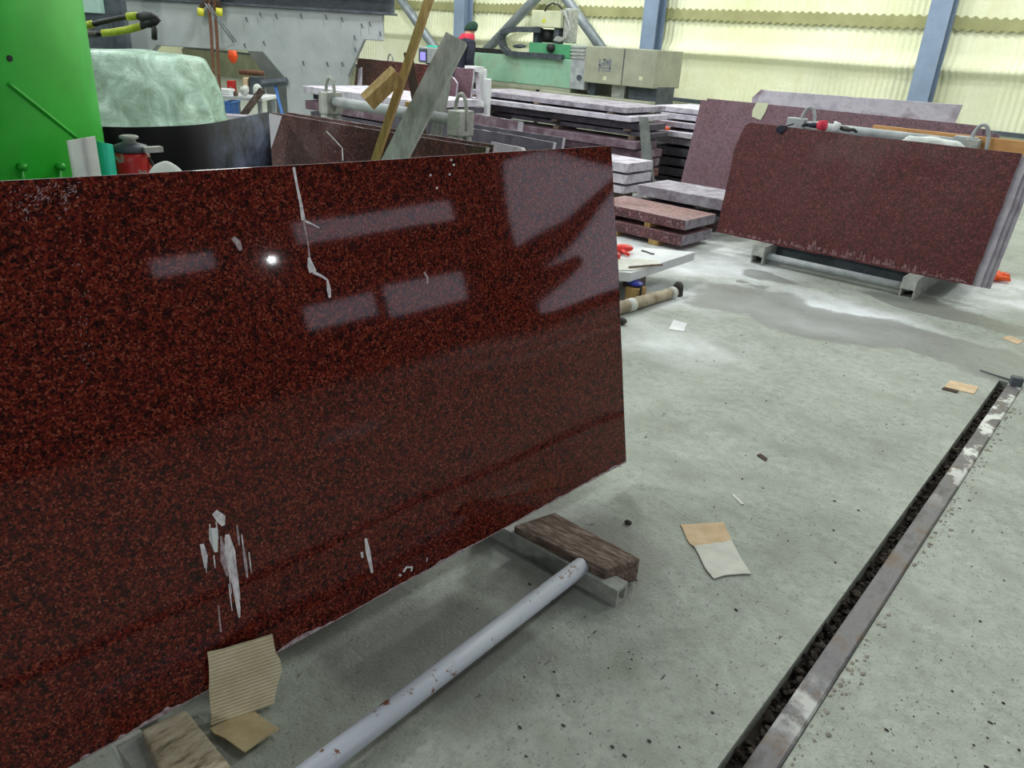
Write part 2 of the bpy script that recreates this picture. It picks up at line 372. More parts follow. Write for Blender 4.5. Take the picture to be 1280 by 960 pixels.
def slab(label, poly, n, thick, face, edge, group=None, cat='stone slab', name='granite_slab', amp=.005, bevel=.002, seed=0, back=None):
    n = V(n).normalized(); m = MB(); m.prism(rough_edge(poly, .07, amp, seed), -n * thick, 0, 1)
    o = m.build(name, [M[face], M[edge]], bevel=bevel); tag(o, label, cat, group); return o
def frame_plane(A, B, lean, out):
    """plane through bottom line A-B leaning back by `lean`; `out` = side the face looks to"""
    d = (B - A).normalized(); h = V((d.y, -d.x, 0)).normalized()
    if h.dot(V(out)) < 0: h = -h
    n = (h * math.cos(lean) + V((0, 0, math.sin(lean)))).normalized(); return d, n, (-h * math.sin(lean) + V((0, 0, math.cos(lean))))
#BODY
# ------------------------------------------------------------------ the hall
F0 = lambda x, y: onz(x, y, 0)
def fb(x, y, rx, ry, rot=0, soft=.35): p = F0(x, y); return (p.x, p.y, rx, ry, rot, soft)
FLOOR_DUST_REFL = [fb(905, 330, .75, .8, .2, .6), fb(800, 300, 1.2, 1.6, .3, .5), fb(1050, 385, .75, .35, .1, .7), fb(1245, 365, .5, .8, 0, .6), fb(1180, 350, .9, .55, 0, .6), fb(830, 370, .5, .5, 0, .7), fb(850, 430, .55, .5, 0, .9), fb(1000, 400, 1.0, .3, .1, .8), fb(815, 300, 1.0, 1.1, .3, .35), (2.3, 3.0, .32, .36, .3, .2), (5.2, 7.6, .7, 2.6, .15, .3), (3.6, 6.2, .5, 1.6, .2, .4)]  # dust; the last three are unseen pale patches added for slab reflections
FLOOR_WET = [fb(985, 392, .95, .40, -.1, .16), fb(1130, 425, 1.0, .34, .05, .16), fb(1250, 455, .5, .4, 0, .2), fb(955, 348, .34, .16, 0, .2), fb(905, 300, .3, .2, 0, .3), fb(1190, 388, .6, .2, 0, .2), fb(915, 352, .07, .05, 0, .3), fb(935, 358, .08, .05, 0, .3), fb(600, 780, .35, .22, .2, .4), fb(730, 690, .5, .3, .4, .4), fb(470, 800, .5, .3, .5, .4), fb(430, 760, .35, .25, .5, .4)]
M['floor'] = floor_mat()
RX0, RX1 = -.368, -.297          # rail head
GX0 = -.414                      # left lip of the slot
RY0, RY1 = -1.5, 4.86
fl = MB()
x0, x1, y0, y1 = -26, 7, -6, 14.2
cells = [(x0, GX0, y0, y1), (RX1, x1, y0, y1), (GX0, RX1, y0, RY0), (GX0, RX1, RY1, y1)]
for a, b, c, d in cells: fl.add([(a, c, 0), (b, c, 0), (b, d, 0), (a, d, 0)], [(0, 1, 2, 3)])
fl.add([(GX0, RY0, 0), (GX0, RY1, 0), (GX0, RY1, -.07), (GX0, RY0, -.07), (RX1, RY0, 0), (RX1, RY1, 0), (RX1, RY1, -.07), (RX1, RY0, -.07)],
       [(0, 1, 2, 3), (4, 7, 6, 5), (3, 2, 6, 7), (0, 3, 7, 4), (1, 5, 6, 2)])
fl.bb((x0, y0, -.3), (x1, y1, -.2))
floor = struct('floor', fl, M['floor'])
WY = 14.0
wb = MB()
# back wall: sprayed foam above a plinth, a swollen seam over the girt; section extruded along x
sec = [(WY, .72), (WY, 1.40), (WY - .03, 1.46), (WY - .11, 1.51), (WY - .13, 1.56), (WY - .09, 1.62), (WY - .02, 1.72), (WY, 1.8), (WY, 3.7), (WY - .09, 3.78), (WY - .09, 3.84), (WY, 3.95), (WY, 7.5)]
xs = [-26 + i * .25 for i in range(133)]
vs = []; fs = []
for i, x in enumerate(xs):
    for y, z in sec: vs.append((x, y - .035 * noise.noise(V((x * 1.3, z * 2, 3))) * (1 if y < WY else .4), z + (.03 * noise.noise(V((x * .8, 5, 0))) if 1.3 < z < 1.9 else 0)))
n_ = len(sec)
for i in range(len(xs) - 1):
    for j in range(n_ - 1): fs.append((i * n_ + j, (i + 1) * n_ + j, (i + 1) * n_ + j + 1, i * n_ + j + 1))
wb.add(vs, fs)
o = struct('wall_back', wb, M['foam'], smooth=True)
t_ = MB(); t_.bb((-26, WY - .16, 0), (7, WY + .1, .68)); struct('baseboard_back', t_, M['plinth'], bevel=.01)
t_ = MB(); t_.bb((-26, WY - .10, .68), (7, WY + .02, .745)); struct('trim_1', t_, M['dark_steel'])
t_ = MB()                                                     # bare strip with scalloped lips
X = [-26 + .03 * i for i in range(1101)]
top = [(x, WY - .045, 2.27 + .018 * math.sin(x * 48) + .02 * noise.noise(V((x, 0, 0)))) for x in X]
bot = [(x, WY - .045, 2.09 + .018 * math.sin(x * 48) + .02 * noise.noise(V((x, 9, 0)))) for x in X]
vs = top + bot; N = len(X); t_.add(vs, [(i, i + 1, N + i + 1, N + i) for i in range(N - 1)])
o = struct('trim_2', t_, M['olive']); q = o.modifiers.new('solid', 'SOLIDIFY'); q.thickness = .01
for nm, a, b, mt in (('wall_left', (-26.1, -6, 0), (-26, 14.2, 7.5), 'foam'), ('wall_front', (-26, -6.1, 0), (7, -6, 7.5), 'dim_wall')):
    struct(nm, MB().bb(a, b), M[mt])
struct('ceiling', MB().bb((-26, -6, 7.5), (7, 14.2, 7.6)), M['ceil'])
# right wall, outside the frame, seen only as reflections in the polished slab: dark cladding with glowing panes added for the pale patches
panes = [(5.1, 6.38, .82, 1.2), (6.55, 8.15, .72, 1.25), (5.3, 8.3, 2.15, 2.5), (9.6, 13.6, .25, 3.0), (3.3, 4.1, 2.0, 2.25)]
wr = MB(); ys = sorted({-6, 14.2, *[w[0] for w in panes], *[w[1] for w in panes]}); zs = sorted({0, 7.5, *[w[2] for w in panes], *[w[3] for w in panes]})
for i in range(len(ys) - 1):
    for j in range(len(zs) - 1):
        cy, cz = (ys[i] + ys[i + 1]) / 2, (zs[j] + zs[j + 1]) / 2
        if any(w[0] < cy < w[1] and w[2] < cz < w[3] for w in panes): continue
        wr.bb((7, ys[i], zs[j]), (7.12, ys[i + 1], zs[j + 1]))
struct('wall_right', wr, M['dim_wall'])
for k, w in enumerate(panes):
    struct('reflect_pane_%d' % (k + 1), MB().bb((7.07, w[0], w[2]), (7.10, w[1], w[3])), M['mirror_glow'])
for k, (ya, za, yb, zb) in enumerate(((8.6, .75, 12.2, 2.35), (9.0, .55, 10.6, 1.05), (10.6, 3.2, 13.4, 2.5))):
    struct('trim_%d' % (k + 20), MB().tube([(6.9, ya, za), (6.9, yb, zb)], [(.34, .08), (.3, .12), (.2, .2)][k], 12), M['dim_wall'], smooth=True)  # unseen dark bars added to cut diagonals into the reflected panes
# steel columns and the braces between them
def column(x, k):
    m = MB(); m.bb((x - .15, WY - .42, 0), (x + .15, WY - .40, 7.5)); m.bb((x - .15, WY - .14, 0), (x + .15, WY - .12, 7.5)); m.bb((x - .012, WY - .40, 0), (x + .012, WY - .14, 7.5))
    o = struct('trim_%d' % (k + 3), m, M['blue_grey_steel']); return o
for k, (px, py) in enumerate(((1163, 62), (812, 30), (574, 20))): column(ony(px, py, WY - .4).x, k)
for k, ((ax, ay), (bx, by)) in enumerate((((607, 64), (672, -4)), ((706, -4), (752, 60)), ((500, -2), (541, 56)))):
    a = ony(ax, ay, WY - .3); b = ony(bx, by, WY - .3); d = b - a; a = a - d * .9 if a.z < b.z else a - d * 2.2; b = b + d * 2.2 if b.z > a.z and d.z > 0 else b + d * .9
    struct('trim_%d' % (k + 7), MB().tube([a, b], .1, 14), M['tube_steel'], smooth=True)

# ------------------------------------------------------------------ racks
def rack(label, O, u, v, length, post_w, zt, foot, pipe_v, feet_label=None, loops=True, top_pipe=True, group='slab racks', pipe_ext=0, pmat='grey_paint', fmat='channel_steel', loop_r=.045, mirror_pipe=None, beam=(.08, .085)):
    """A-frame rack: O = point on the floor under the apex at the first frame, u along, v across"""
    O = V(O); u = V(u).normalized(); v = V(v).normalized(); Z = V((0, 0, 1))
    P = lambda a, b, c: O + u * a + v * b + Z * c
    t = Thing('slab_rack', label, 'rack', O + u * length / 2, group)
    bw, bh = beam
    for a in (0, length):
        m = MB()                                                     # channel foot, open ends
        for s0, s1, c0, c1 in ((-bw / 2, -bw / 2 + .012, .0, bh), (bw / 2 - .012, bw / 2, .0, bh), (-bw / 2 + .012, bw / 2 - .012, bh - .012, bh - .0005), (-bw / 2 + .012, bw / 2 - .012, .0005, .008)):
            pts = [P(a + s0, foot[0], c0), P(a + s1, foot[0], c0), P(a + s1, foot[0], c1), P(a + s0, foot[0], c1)]
            m.prism(pts, v * (foot[1] - foot[0]))
        t.part('foot', m, M[fmat])
        for sg in (-1, 1):
            m = MB(); b0 = sg * post_w
            pts = [P(a - .035, b0, bh), P(a + .035, b0, bh), P(a + .035, sg * .03, zt), P(a - .035, sg * .03, zt)]
            m.prism(pts, v * (-sg * .045)); t.part('post', m, M[fmat], bevel=.003)
        m = MB(); c = P(a, 0, zt - .04); R = Matrix((u, v, Z)).transposed()
        m.box(c, (.095, .13, .14), R); t.part('apex_plate', m, M[fmat], bevel=.006)
        if loops:
            pts = [P(a + .045 * math.cos(th), 0, zt + .02 + .10 * max(0, math.sin(th)) + (0 if 0 < th < math.pi else -.05)) for th in [math.pi * (1.0 - k / 12) for k in range(13)]]
            pts = [pts[0] - Z * .05] + pts + [pts[-1] - Z * .05]
            t.part('lifting_loop', MB().tube(pts, .011, 10), M[fmat], smooth=True)
    for b in pipe_v:
        t.part('base_pipe', MB().tube([P(-pipe_ext if 0 else 0, b, .055 + .012), P(length, b, .055 + .012)], .029, 18), M[pmat], smooth=True)
    if top_pipe: t.part('top_pipe', MB().tube([P(.0, 0, zt - .03), P(length, 0, zt - .03)], .034, 18), M[pmat], smooth=True)
    return t
LEAN = math.radians(11.6)
# near rack and the big polished slab
ZS = .09
A = onz(100, 952, ZS); B = onz(783, 578, ZS)
d1, n1, up1 = frame_plane(A, B, LEAN, (1, 0, 0))
sp = lambda x, y: onpl(x, y, A, n1)
tl = sp(0, 226); tl2 = sp(400, 204.4); ext = tl + (tl - tl2) * .55
bl = A - d1 * ((A - ext).dot(d1))
poly = [bl, A, sp(440, 765.5), sp(610, 671), B, sp(779, 480), sp(773, 330), sp(764, 182), sp(600, 191.5), tl2, sp(200, 215.5), tl, ext]
m = MB(); m.prism(rough_edge(poly, .08, .002, 3), -n1 * .03, 0, 1)
near = Thing('granite_slab', 'big polished red-brown granite slab in the foreground with white plaster streaks', 'stone slab', (bl + B) / 2)
near.part('panel', m, [M['granite_polished'], M['edge_light']], bevel=.0015)
def streak(name, pts, lift=.0006, mat='white'):
    m = MB(); m.prism([sp(*p) + n1 * .0002 for p in pts], n1 * lift); return near.part(name, m, M[mat])
def ribbon(pix, w):
    """thin smear following pixel points with widths w (pixels)"""
    L = []; R = []
    for i, (x, y) in enumerate(pix):
        a = V(pix[max(0, i - 1)]); b = V(pix[min(len(pix) - 1, i + 1)]); t = (b - a).normalized(); nn = V((-t.y, t.x)); ww = w[i] if isinstance(w, (list, tuple)) else w
        L.append((x + nn.x * ww / 2, y + nn.y * ww / 2)); R.append((x - nn.x * ww / 2, y - nn.y * ww / 2))
    return L, R
def smear(name, pix, w, mat='white', lift=.0006):
    L, R = ribbon(pix, w); m = MB(); n = len(L)
    for i in range(n - 1): m.prism([sp(*p) + n1 * .0002 for p in (L[i], L[i + 1], R[i + 1], R[i])], n1 * lift)
    return near.part(name, m, M[mat])
M['smear'] = mottled('thin plaster smear', lin(190, 180, 190), lin(236, 234, 240), 60, .8, bump=.2)
M['smear_thin'] = mottled('faint plaster haze', lin(130, 100, 104), lin(190, 178, 188), 70, .7, bump=0)
smear('glue_run', [(367, 209), (371, 232), (376, 255), (379, 275)], [3.2, 3, 3.6, 5], 'smear')
smear('glue_run', [(379, 275), (384, 300), (387, 322)], [3, 1.6, 2], 'smear_thin')
smear('glue_run', [(386, 322), (388, 332), (391, 340)], [3, 8, 9], 'smear')
smear('glue_run', [(391, 340), (402, 345), (409, 350), (411, 362), (412, 372)], [4, 3, 2.4, 5, 3], 'smear')
smear('glue_run', [(381, 276), (392, 281), (399, 285)], [3, 1.6, 1], 'smear')
smear('plaster_glint_streak', [(268, 640), (276, 648), (279, 657)], [8, 13, 4], 'smear')
smear('plaster_glint_streak', [(266, 660), (267, 674), (270, 690)], [10, 11, 4], 'white')
smear('plaster_glint_streak', [(252, 680), (256, 695), (257, 710)], [5, 7, 3], 'smear')
smear('plaster_glint_streak', [(284, 668), (287, 690), (291, 712), (294, 735), (298, 760), (299, 772)], [5, 14, 10, 6, 5, 2], 'smear')
smear('plaster_glint_streak', [(296, 656), (298, 672), (299, 682)], [2, 3, 1], 'smear_thin')
smear('plaster_glint_streak', [(304, 684), (307, 705), (309, 722)], [3, 4, 2], 'smear_thin')
smear('plaster_glint_streak', [(276, 670), (280, 700), (284, 720)], [2, 9, 2], 'smear_thin')
smear('plaster_glint_streak', [(273, 757), (274, 770), (276, 790)], [2, 2, 2], 'smear_thin')
for x, y, l in ((262, 655, 30), (270, 652, 22), (255, 690, 26), (281, 672, 70), (289, 676, 46), (294, 700, 50), (302, 668, 20), (267, 694, 16), (286, 730, 34), (311, 690, 26)): smear('plaster_glint_streak', [(x, y), (x + l * .06, y + l * .5), (x + l * .12, y + l)], [1.2, 1.8, .6], 'smear')
smear('plaster_glint_streak', [(457, 673), (460, 690), (465, 716)], [3, 6, 3], 'smear')
smear('plaster_glint_streak', [(452, 690), (453, 697)], [3, 3], 'smear')
smear('plaster_glint_streak', [(504, 715), (508, 709), (515, 709), (514, 714)], [2.5, 2.5, 3, 2], 'smear')
smear('plaster_glint_streak', [(499, 718), (501, 720)], [3, 3], 'smear')
smear('plaster_glint_streak', [(534, 697), (533, 703)], [2, 1], 'smear_thin')
smear('plaster_glint_streak', [(291, 297), (297, 303), (301, 313)], [5, 8, 4], 'smear_thin')  # small lilac reflection painted on the slab, not plaster
smear('plaster_glint_streak', [(530, 340), (534, 347), (534, 355)], [2, 3, 1.5], 'smear_thin')
for x, y in ((538, 219), (562, 218), (546, 235), (564, 200), (567, 206)): smear('plaster_glint_streak', [(x - 1.2, y), (x + 1.2, y)], [2.4, 2.4], 'smear')
m = MB(); rr = random.Random(4)
for k in range(170):
    cx, cy = (rr.gauss(42, 16), rr.gauss(244, 16)) if k < 110 else (rr.gauss(86, 6), rr.gauss(240, 12))
    if cy < 228: cy = 456 - cy
    a = rr.uniform(0, 6.28); l = rr.uniform(1, 4); x2, y2 = cx + l * math.cos(a), cy + l * math.sin(a); w = rr.uniform(.3, .8)
    m.prism([sp(*p) + n1 * .0002 for p in ((cx - w, cy), (x2, y2 - w), (x2 + w, y2), (cx, cy + w))], n1 * .0005)
for k in range(40):
    cx, cy = rr.gauss(103, 6), rr.uniform(300, 480); l = rr.uniform(1, 3)
    m.prism([sp(*p) + n1 * .0002 for p in ((cx, cy), (cx + .6, cy), (cx + .8, cy + l), (cx, cy + l))], n1 * .0005)
near.part('scuff_mark', m, M['smear_thin'])['kind'] = 'stuff'
m = MB()                                                            # dust along the lower edge
E_ = []
for k in range(321):
    s_ = k / 320; x = 100 + s_ * 683; y = 952 - .547 * (x - 100) - 1.2
    h = 1.2 + (9 if s_ < .45 else 5) * max(0, noise.noise(V((s_ * 11, 2, 0))) + .12 + .5 * noise.noise(V((s_ * 60, 5, 0)))); E_.append((x, y, h))
for a_, b_ in zip(E_, E_[1:]): m.prism([sp(a_[0], a_[1]) + n1 * .0002, sp(b_[0], b_[1]) + n1 * .0002, sp(b_[0], b_[1] - b_[2]) + n1 * .0002, sp(a_[0], a_[1] - a_[2]) + n1 * .0002], n1 * .0004)
near.part('edge_dust', m, M['smear_thin'])
# foot positions of the near rack, measured on the floor
fy = onz(742, 714, .06); fp = onz(711, 728, .06)
apx = -1.79
nr = rack('white-piped steel rack carrying the big polished slab in the foreground', (apx, .46, 0), (0, 1, 0), (1, 0, 0), fy.y - .46, .30, 1.10, (-.56, onz(772, 748, .03).x - apx), (onz(550, 845, .06).x - apx, -.72), loops=False, top_pipe=True, pmat='white_paint', beam=(.06, .062))

b0 = V((-2.20, -.15, .065)); b1 = V((-2.20, 1.98, .065)); dS, nS, uS = frame_plane(b0, b1, LEAN, (-1, 0, 0))  # unseen slab added to block light from the floor below
slab('unseen dusty slab added on the far side of the foreground rack to shade the floor under the big polished slab', [b0, b1, b1 + uS * 1.03, b0 + uS * 1.03], nS, .03, 'granite_dusty', 'edge_dusty', seed=77)
# timber wedges and card under the slab
def beam_prism(label, top, zb, mat, name='timber_block', cat='timber', group=None, bevel=.006):
    """hexahedron from four top corners down to height zb (a number or four numbers)"""
    zb = zb if isinstance(zb, (list, tuple)) else [zb] * 4
    bt = [V((p.x, p.y, z)) for p, z in zip(top, zb)]
    m = MB(); m.add(list(top) + bt, [(0, 1, 2, 3), (7, 6, 5, 4), (0, 4, 5, 1), (1, 5, 6, 2), (2, 6, 7, 3), (3, 7, 4, 0)])
    o = m.build(name, M[mat], bevel=bevel); tag(o, label, cat, group); return o
beam_prism('dark worn timber wedge under the right end of the big polished slab', [onz(642, 657, .088), onz(693, 640, .088), onz(801, 698, .10), onz(757, 712, .10)], [.012, .012, .01, .01], 'timber')
q = [onz(232, 886, .09), onz(296, 966, .10), onz(212, 990, .10), onz(176, 912, .09)]
beam_prism('pale worn timber block under the slab beside the cardboard, bottom left', q, .006, 'timber_pale')
def card(label, pts3, ext, mat, name='cardboard_piece', cat='cardboard', jit=.004, group=None):
    m = MB(); m.prism(rough_edge(pts3, .03, jit, 5), ext); o = m.build(name, M[mat]); tag(o, label, cat, group); return o
# leaning piece: stands on its lower edge, top rests on the slab face
lo = onz(262, 905, .02); lo2 = onz(344, 876, .02)
pd = (lo2 - lo).normalized(); top_l = sp(258, 814) + n1 * .004; pn = pd.cross((top_l - lo).normalized())
cp = lambda x, y: onpl(x, y, lo, pn)
card('square of ribbed cardboard leaning upright against the big slab', [cp(263, 906), cp(300, 893), cp(342, 879), cp(346, 856), cp(352, 838), cp(350, 824), cp(344, 814), cp(340, 792), cp(300, 804), cp(259, 815)], pn * (.005 if pn.dot(V((1, 0, 0))) > 0 else -.005), 'cardboard_ribbed')
card('ribbed cardboard piece lying flat below the leaning cardboard', [onz(262, 912, .012), onz(290, 899, .014), onz(318, 891, .012), onz(349, 912, .03), onz(306, 941, .025), onz(268, 918, .02)], V((0, 0, .005)), 'cardboard_ribbed_y')
g = card('torn cardboard on the floor, tan half peeled from a white half', [F0(850, 657), F0(903, 655), F0(914, 676), F0(868, 684)], V((0, 0, .004)), 'cardboard')
root = Thing('cardboard_piece', 'torn cardboard lying on open floor, half tan and half white', 'cardboard', F0(890, 690))
bpy.data.objects.remove(g)
root.part('tan_layer', MB().prism(rough_edge([F0(850, 657) + V((0, 0, .002)), F0(862, 681) + V((0, 0, .002)), F0(868, 685) + V((0, 0, .002)), F0(914, 677) + V((0, 0, .002)), F0(904, 655) + V((0, 0, .006))], .02, .006, 2), (0, 0, .004)), M['cardboard'])
root.part('white_layer', MB().prism(rough_edge([F0(867, 684) + V((0, 0, .003)), F0(884, 716) + V((0, 0, .003)), F0(892, 725) + V((0, 0, .003)), F0(904, 721) + V((0, 0, .003)), F0(939, 719) + V((0, 0, .003)), F0(924, 696) + V((0, 0, .003)), F0(914, 677) + V((0, 0, .004))], .02, .006, 3), (0, 0, .004)), M['cardboard_white'])
card('white paper scrap on the floor near the dusty pole', [F0(836, 412), F0(855, 415), F0(859, 405), F0(842, 400)], V((0, 0, .004)), 'white', 'paper_scrap', 'paper')
card('small tan cardboard strip on the floor close to the rail end', [F0(1180, 484), F0(1217, 493), F0(1223, 484), F0(1188, 476)], V((0, 0, .004)), 'cardboard')
card('pale cardboard scrap at the right edge behind the rail end', [F0(1253, 423), F0(1272, 431), F0(1279, 427), F0(1262, 420)], V((0, 0, .004)), 'cardboard', jit=.008)
card('thin dark strip beside the tan cardboard near the rail', [F0(1177, 487), F0(1196, 492), F0(1198, 489.5), F0(1180, 484.5)], V((0, 0, .006)), 'wood_dark', 'wood_splinter', 'splinter')
card('short dark splinter lying alone in mid floor', [F0(946, 570), F0(957, 577), F0(959, 574), F0(950, 568)], V((0, 0, .006)), 'wood_dark', 'wood_splinter', 'splinter')
card('pale paper shred above the torn cardboard', [F0(914, 619), F0(926, 631), F0(930, 631), F0(918, 619)], V((0, 0, .004)), 'cardboard_white', 'paper_scrap', 'paper')
o = MB().blob(F0(785, 655) + V((0, 0, .007)), (.014, .011, .009), .25, 2, 1).build('pebble', M['rock'], smooth=True); tag(o, 'dark pebble on the floor to the right of the timber wedge', 'pebble')
m = MB(); rr = random.Random(11)
for k in range(330):
    p = F0(rr.uniform(640, 1275), 380 + 580 * rr.random() ** .8)
    if p.x > -.9 and -.46 < p.x < -.17 or p.x < -1.2 and p.y < 2.3 or (p - F0(892, 690)).length < .22 or min((p - F0(*q_)).length for q_ in ((848, 407), (921, 625), (1200, 484), (1188, 487), (1266, 425), (952, 573), (785, 655))) < .1: continue
    s_ = rr.choice((.0012, .0015, .002, .002, .003, .0042)); m.blob(p + V((0, 0, s_ * .5)), (s_ * rr.uniform(.8, 2), s_, s_ * .7), .3, 2, k, 1)
o = m.build('stone_crumbs', M['rock'], loc=(0, 0, 0)); tag(o, 'fine dark stone crumbs scattered over the concrete', 'crumbs', kind='stuff')
m = MB()
m.bb((GX0 + .001, RY0 + .01, -.07), (RX0 + .03, RY1 - .01, -.052))
for k in range(900):
    y = rr.uniform(.9, RY1 - .05); s_ = rr.choice((.003, .004, .005, .006, .008, .011)); m.blob((rr.uniform(GX0 + .006, RX0 - .004), y, -.054 + rr.random() ** 2 * .036), (s_ * rr.uniform(.6, 1.6), s_ * rr.uniform(.8, 2.2), s_ * rr.uniform(.4, .9)), .7, 2.5, k, 1, rot=Matrix.Rotation(rr.uniform(0, 3), 3, 'Z') @ Matrix.Rotation(rr.uniform(-.6, .6), 3, 'X'))
o = m.build('slot_debris', M['debris'], loc=(0, 0, -.07)); tag(o, 'dark dirt and stone chips packed in the slot along the rail', 'debris', kind='stuff')
M['crumb'] = mottled('concrete crumb', lin(112, 108, 98), lin(156, 152, 140), 30, .9)
# crumbs and dirt along the right lip of the rail
m = MB()
for k in range(260):
    y = rr.uniform(1.2, 4.6); s_ = rr.choice((.0015, .002, .003, .004, .006)); m.blob((RX1 + abs(rr.gauss(0, .022)) + .006, y + .12 * math.sin(y * 5), s_ * .25), (s_ * 1.2, s_ * 1.5, s_ * .5), .6, 2, k + 900, 1)
o = m.build('crumbled_concrete', M['crumb'], loc=(0, 0, 0)); tag(o, 'crumbled concrete along the right lip of the steel rail', 'crumbs', kind='stuff')
t = Thing('floor_rail', 'long worn steel rail set flush in a slot of the concrete floor', 'rail', (RX0, 1.7, -.07))
m = MB(); cx = (RX0 + RX1) / 2
prof = [(-.034, .004), (-.028, .008), (.028, .008), (.034, .004), (.034, -.02), (.01, -.028), (.01, -.055), (.034, -.062), (.034, -.068), (-.034, -.068), (-.034, -.062), (-.01, -.055), (-.01, -.028), (-.034, -.02)]
t.loc = V((cx, 0, 0)); t.o.location = t.loc
m.prism([V((cx + a, RY0 + .02, b)) for a, b in prof], (0, RY1 - RY0 - .04, 0)); t.part('rail_bar', m, M['rail'])
e = F0(1268, 482); m = MB(); m.box((cx, RY1 - .03, .03), (.06, .05, .055), Matrix.Rotation(.3, 3, 'Z')); t.part('end_stop', m, M['dark_steel'], bevel=.008)
a = F0(1225, 464); b = F0(1266, 479); m = MB(); m.tube([a + V((0, 0, .006)), b + V((0, 0, .012))], [.004, .006], 8); o = m.build('steel_rod', M['dark_steel'], smooth=True); tag(o, 'thin dark rod lying on the floor by the rail end', 'rod')
# ------------------------------------------------------------------ far right rack with the front slab
ZF = .155; A = onz(895, 290, ZF); B = onz(1215, 357, ZF)
d2, n2, up2 = frame_plane(A, B, LEAN, (0, -1, 0))
q = lambda x, y: onpl(x, y, A, n2)
fpoly = [q(895, 290), q(1000, 313), q(1110, 336), q(1215, 357), q(1278, 192), q(1150, 177.5), q(1040, 165), q(955, 155), q(938, 153), q(931, 157), q(926, 168), q(919, 183), q(912, 215)]
slab('red granite slab with a chipped upper left corner, front of the far right rack', fpoly, n2, .03, 'granite_far', 'edge_dusty', amp=.008, seed=2)
for k in range(1, 4):
    off = -n2 * (.034 * k); sh = d2 * (.02 + .028 * k)
    pl = [q(925, 296) + off, q(1215, 357) + off + sh, q(1278, 192) + off + sh - up2 * .012 * k, q(955, 156) + off - up2 * .012 * k]
    slab(['', 'dusty grey-edged slab directly behind the chipped front slab on the far right rack', 'dusty slab third from the front on the far right rack', 'rearmost dusty slab in the front bundle of the far right rack'][k], pl, n2, .03, 'granite_grey', 'edge_dusty', 'slabs bundled on the far right rack', seed=k)
fa = onz(945, 330, 0); fbp = onz(1140, 367, 0)
apy = 6.96; L_ = fbp.x - fa.x
pl0 = ony(1035, 161, apy)
rk = rack('steel rack with lifting loops under the far right granite slabs', (fa.x, apy, 0), (1, .0, 0), (0, 1, 0), L_, .34, 1.07, (fa.y - apy, .75), (fa.y - apy + .07,), loops=False, top_pipe=False, beam=(.105, ZF - .002), pmat='grey_paint')
# the upper pipe with its two looped brackets reaches beyond the feet
for x in (fa.x, fbp.x): rk.part('end_plate', MB().prism([V((x - .054, fa.y - .008, .07)), V((x + .054, fa.y - .008, .07)), V((x + .044, fa.y + .01, ZF - .001)), V((x - .044, fa.y + .01, ZF - .001))], (0, -.008, 0)), M['channel_steel'], bevel=.003)
P1 = ony(1022, 157, 6.96); P2 = ony(1200, 181, 6.96); zt = (P1.z + P2.z) / 2; P1.z = P2.z = zt
rk.part('top_pipe', MB().tube([P1 - V((.1, 0, 0)), P2 + V((.12, 0, 0))], .038, 18), M['grey_paint'], smooth=True)
for x in (ony(1010, 150, 6.96).x, ony(1226, 170, 6.96).x):
    m = MB(); m.box((x - .09, 6.96, zt), (.16, .085, .11)); rk.part('apex_plate', m, M['grey_paint'], bevel=.008)
    pts = [V((x + .06 * math.cos(th) - .0, 6.96, zt + .0 + .15 * math.sin(th))) for th in [math.pi * k / 12 for k in range(13)]]
    rk.part('lifting_loop', MB().tube([pts[0] - V((0, 0, .05))] + pts + [pts[-1] - V((0, 0, .05))], .014, 10), M['grey_paint'], smooth=True)
rk.part('shade_plate', MB().bb((fa.x - .25, A.y + .16, ZF), (fbp.x + .25, A.y + 1.1, ZF + .012)), M['dark_steel'])  # dark plate added to deepen the shade under the slabs
rk.part('shade_beam', MB().bb((fa.x + .05, A.y + .10, .0), (fbp.x - .05, A.y + .16, ZF - .002)), M['dark_steel'])  # dark beam added in place of the shadow between the feet
# plywood between the bundles
Yp = 7.02
a, b, c_ = ony(1092, 156, Yp), ony(1300, 183, Yp), ony(1300, 181, Yp)
Yp = 7.008; m = MB(); m.prism([V((a.x, Yp, a.z - .15)), V((b.x, Yp, a.z - .15)), V((b.x, Yp + .0, a.z)), V((a.x, Yp + .0, a.z))], (0, .03, 0)); o = m.build('plywood_board', M['plywood'], bevel=.002); tag(o, 'orange plank fixed along the top behind the pipe of the far right rack', 'board')
m = MB(); rq = random.Random(8)
for k in range(150):
    s_ = rq.random(); x = 905 + s_ * 300; y = 290 + .209 * (x - 895) - rq.uniform(.5, 3); h = abs(rq.gauss(0, 3)) * (1.6 if .3 < s_ < .75 else 1); w_ = rq.uniform(1, 5)
    m.prism([q(x, y) + n2 * .0003, q(x + w_, y + w_ * .2) + n2 * .0003, q(x + w_ * .8 + h * .25, y - h * .8) + n2 * .0003, q(x + h * .3, y - h) + n2 * .0003], n2 * .0006)
M['dust_soft'] = mottled('thin stone dust', lin(112, 74, 76), lin(150, 118, 122), 40, .9, bump=0)
o = m.build('dust_smear', M['dust_soft']); fs_ = [x for x in C.objects if x.get('label', '').startswith('red granite slab with a chipped')][0]; l_ = o.location.copy(); o.parent = fs_; o.location = l_ - fs_.location; o['label'] = 'pale dust along the lower edge'
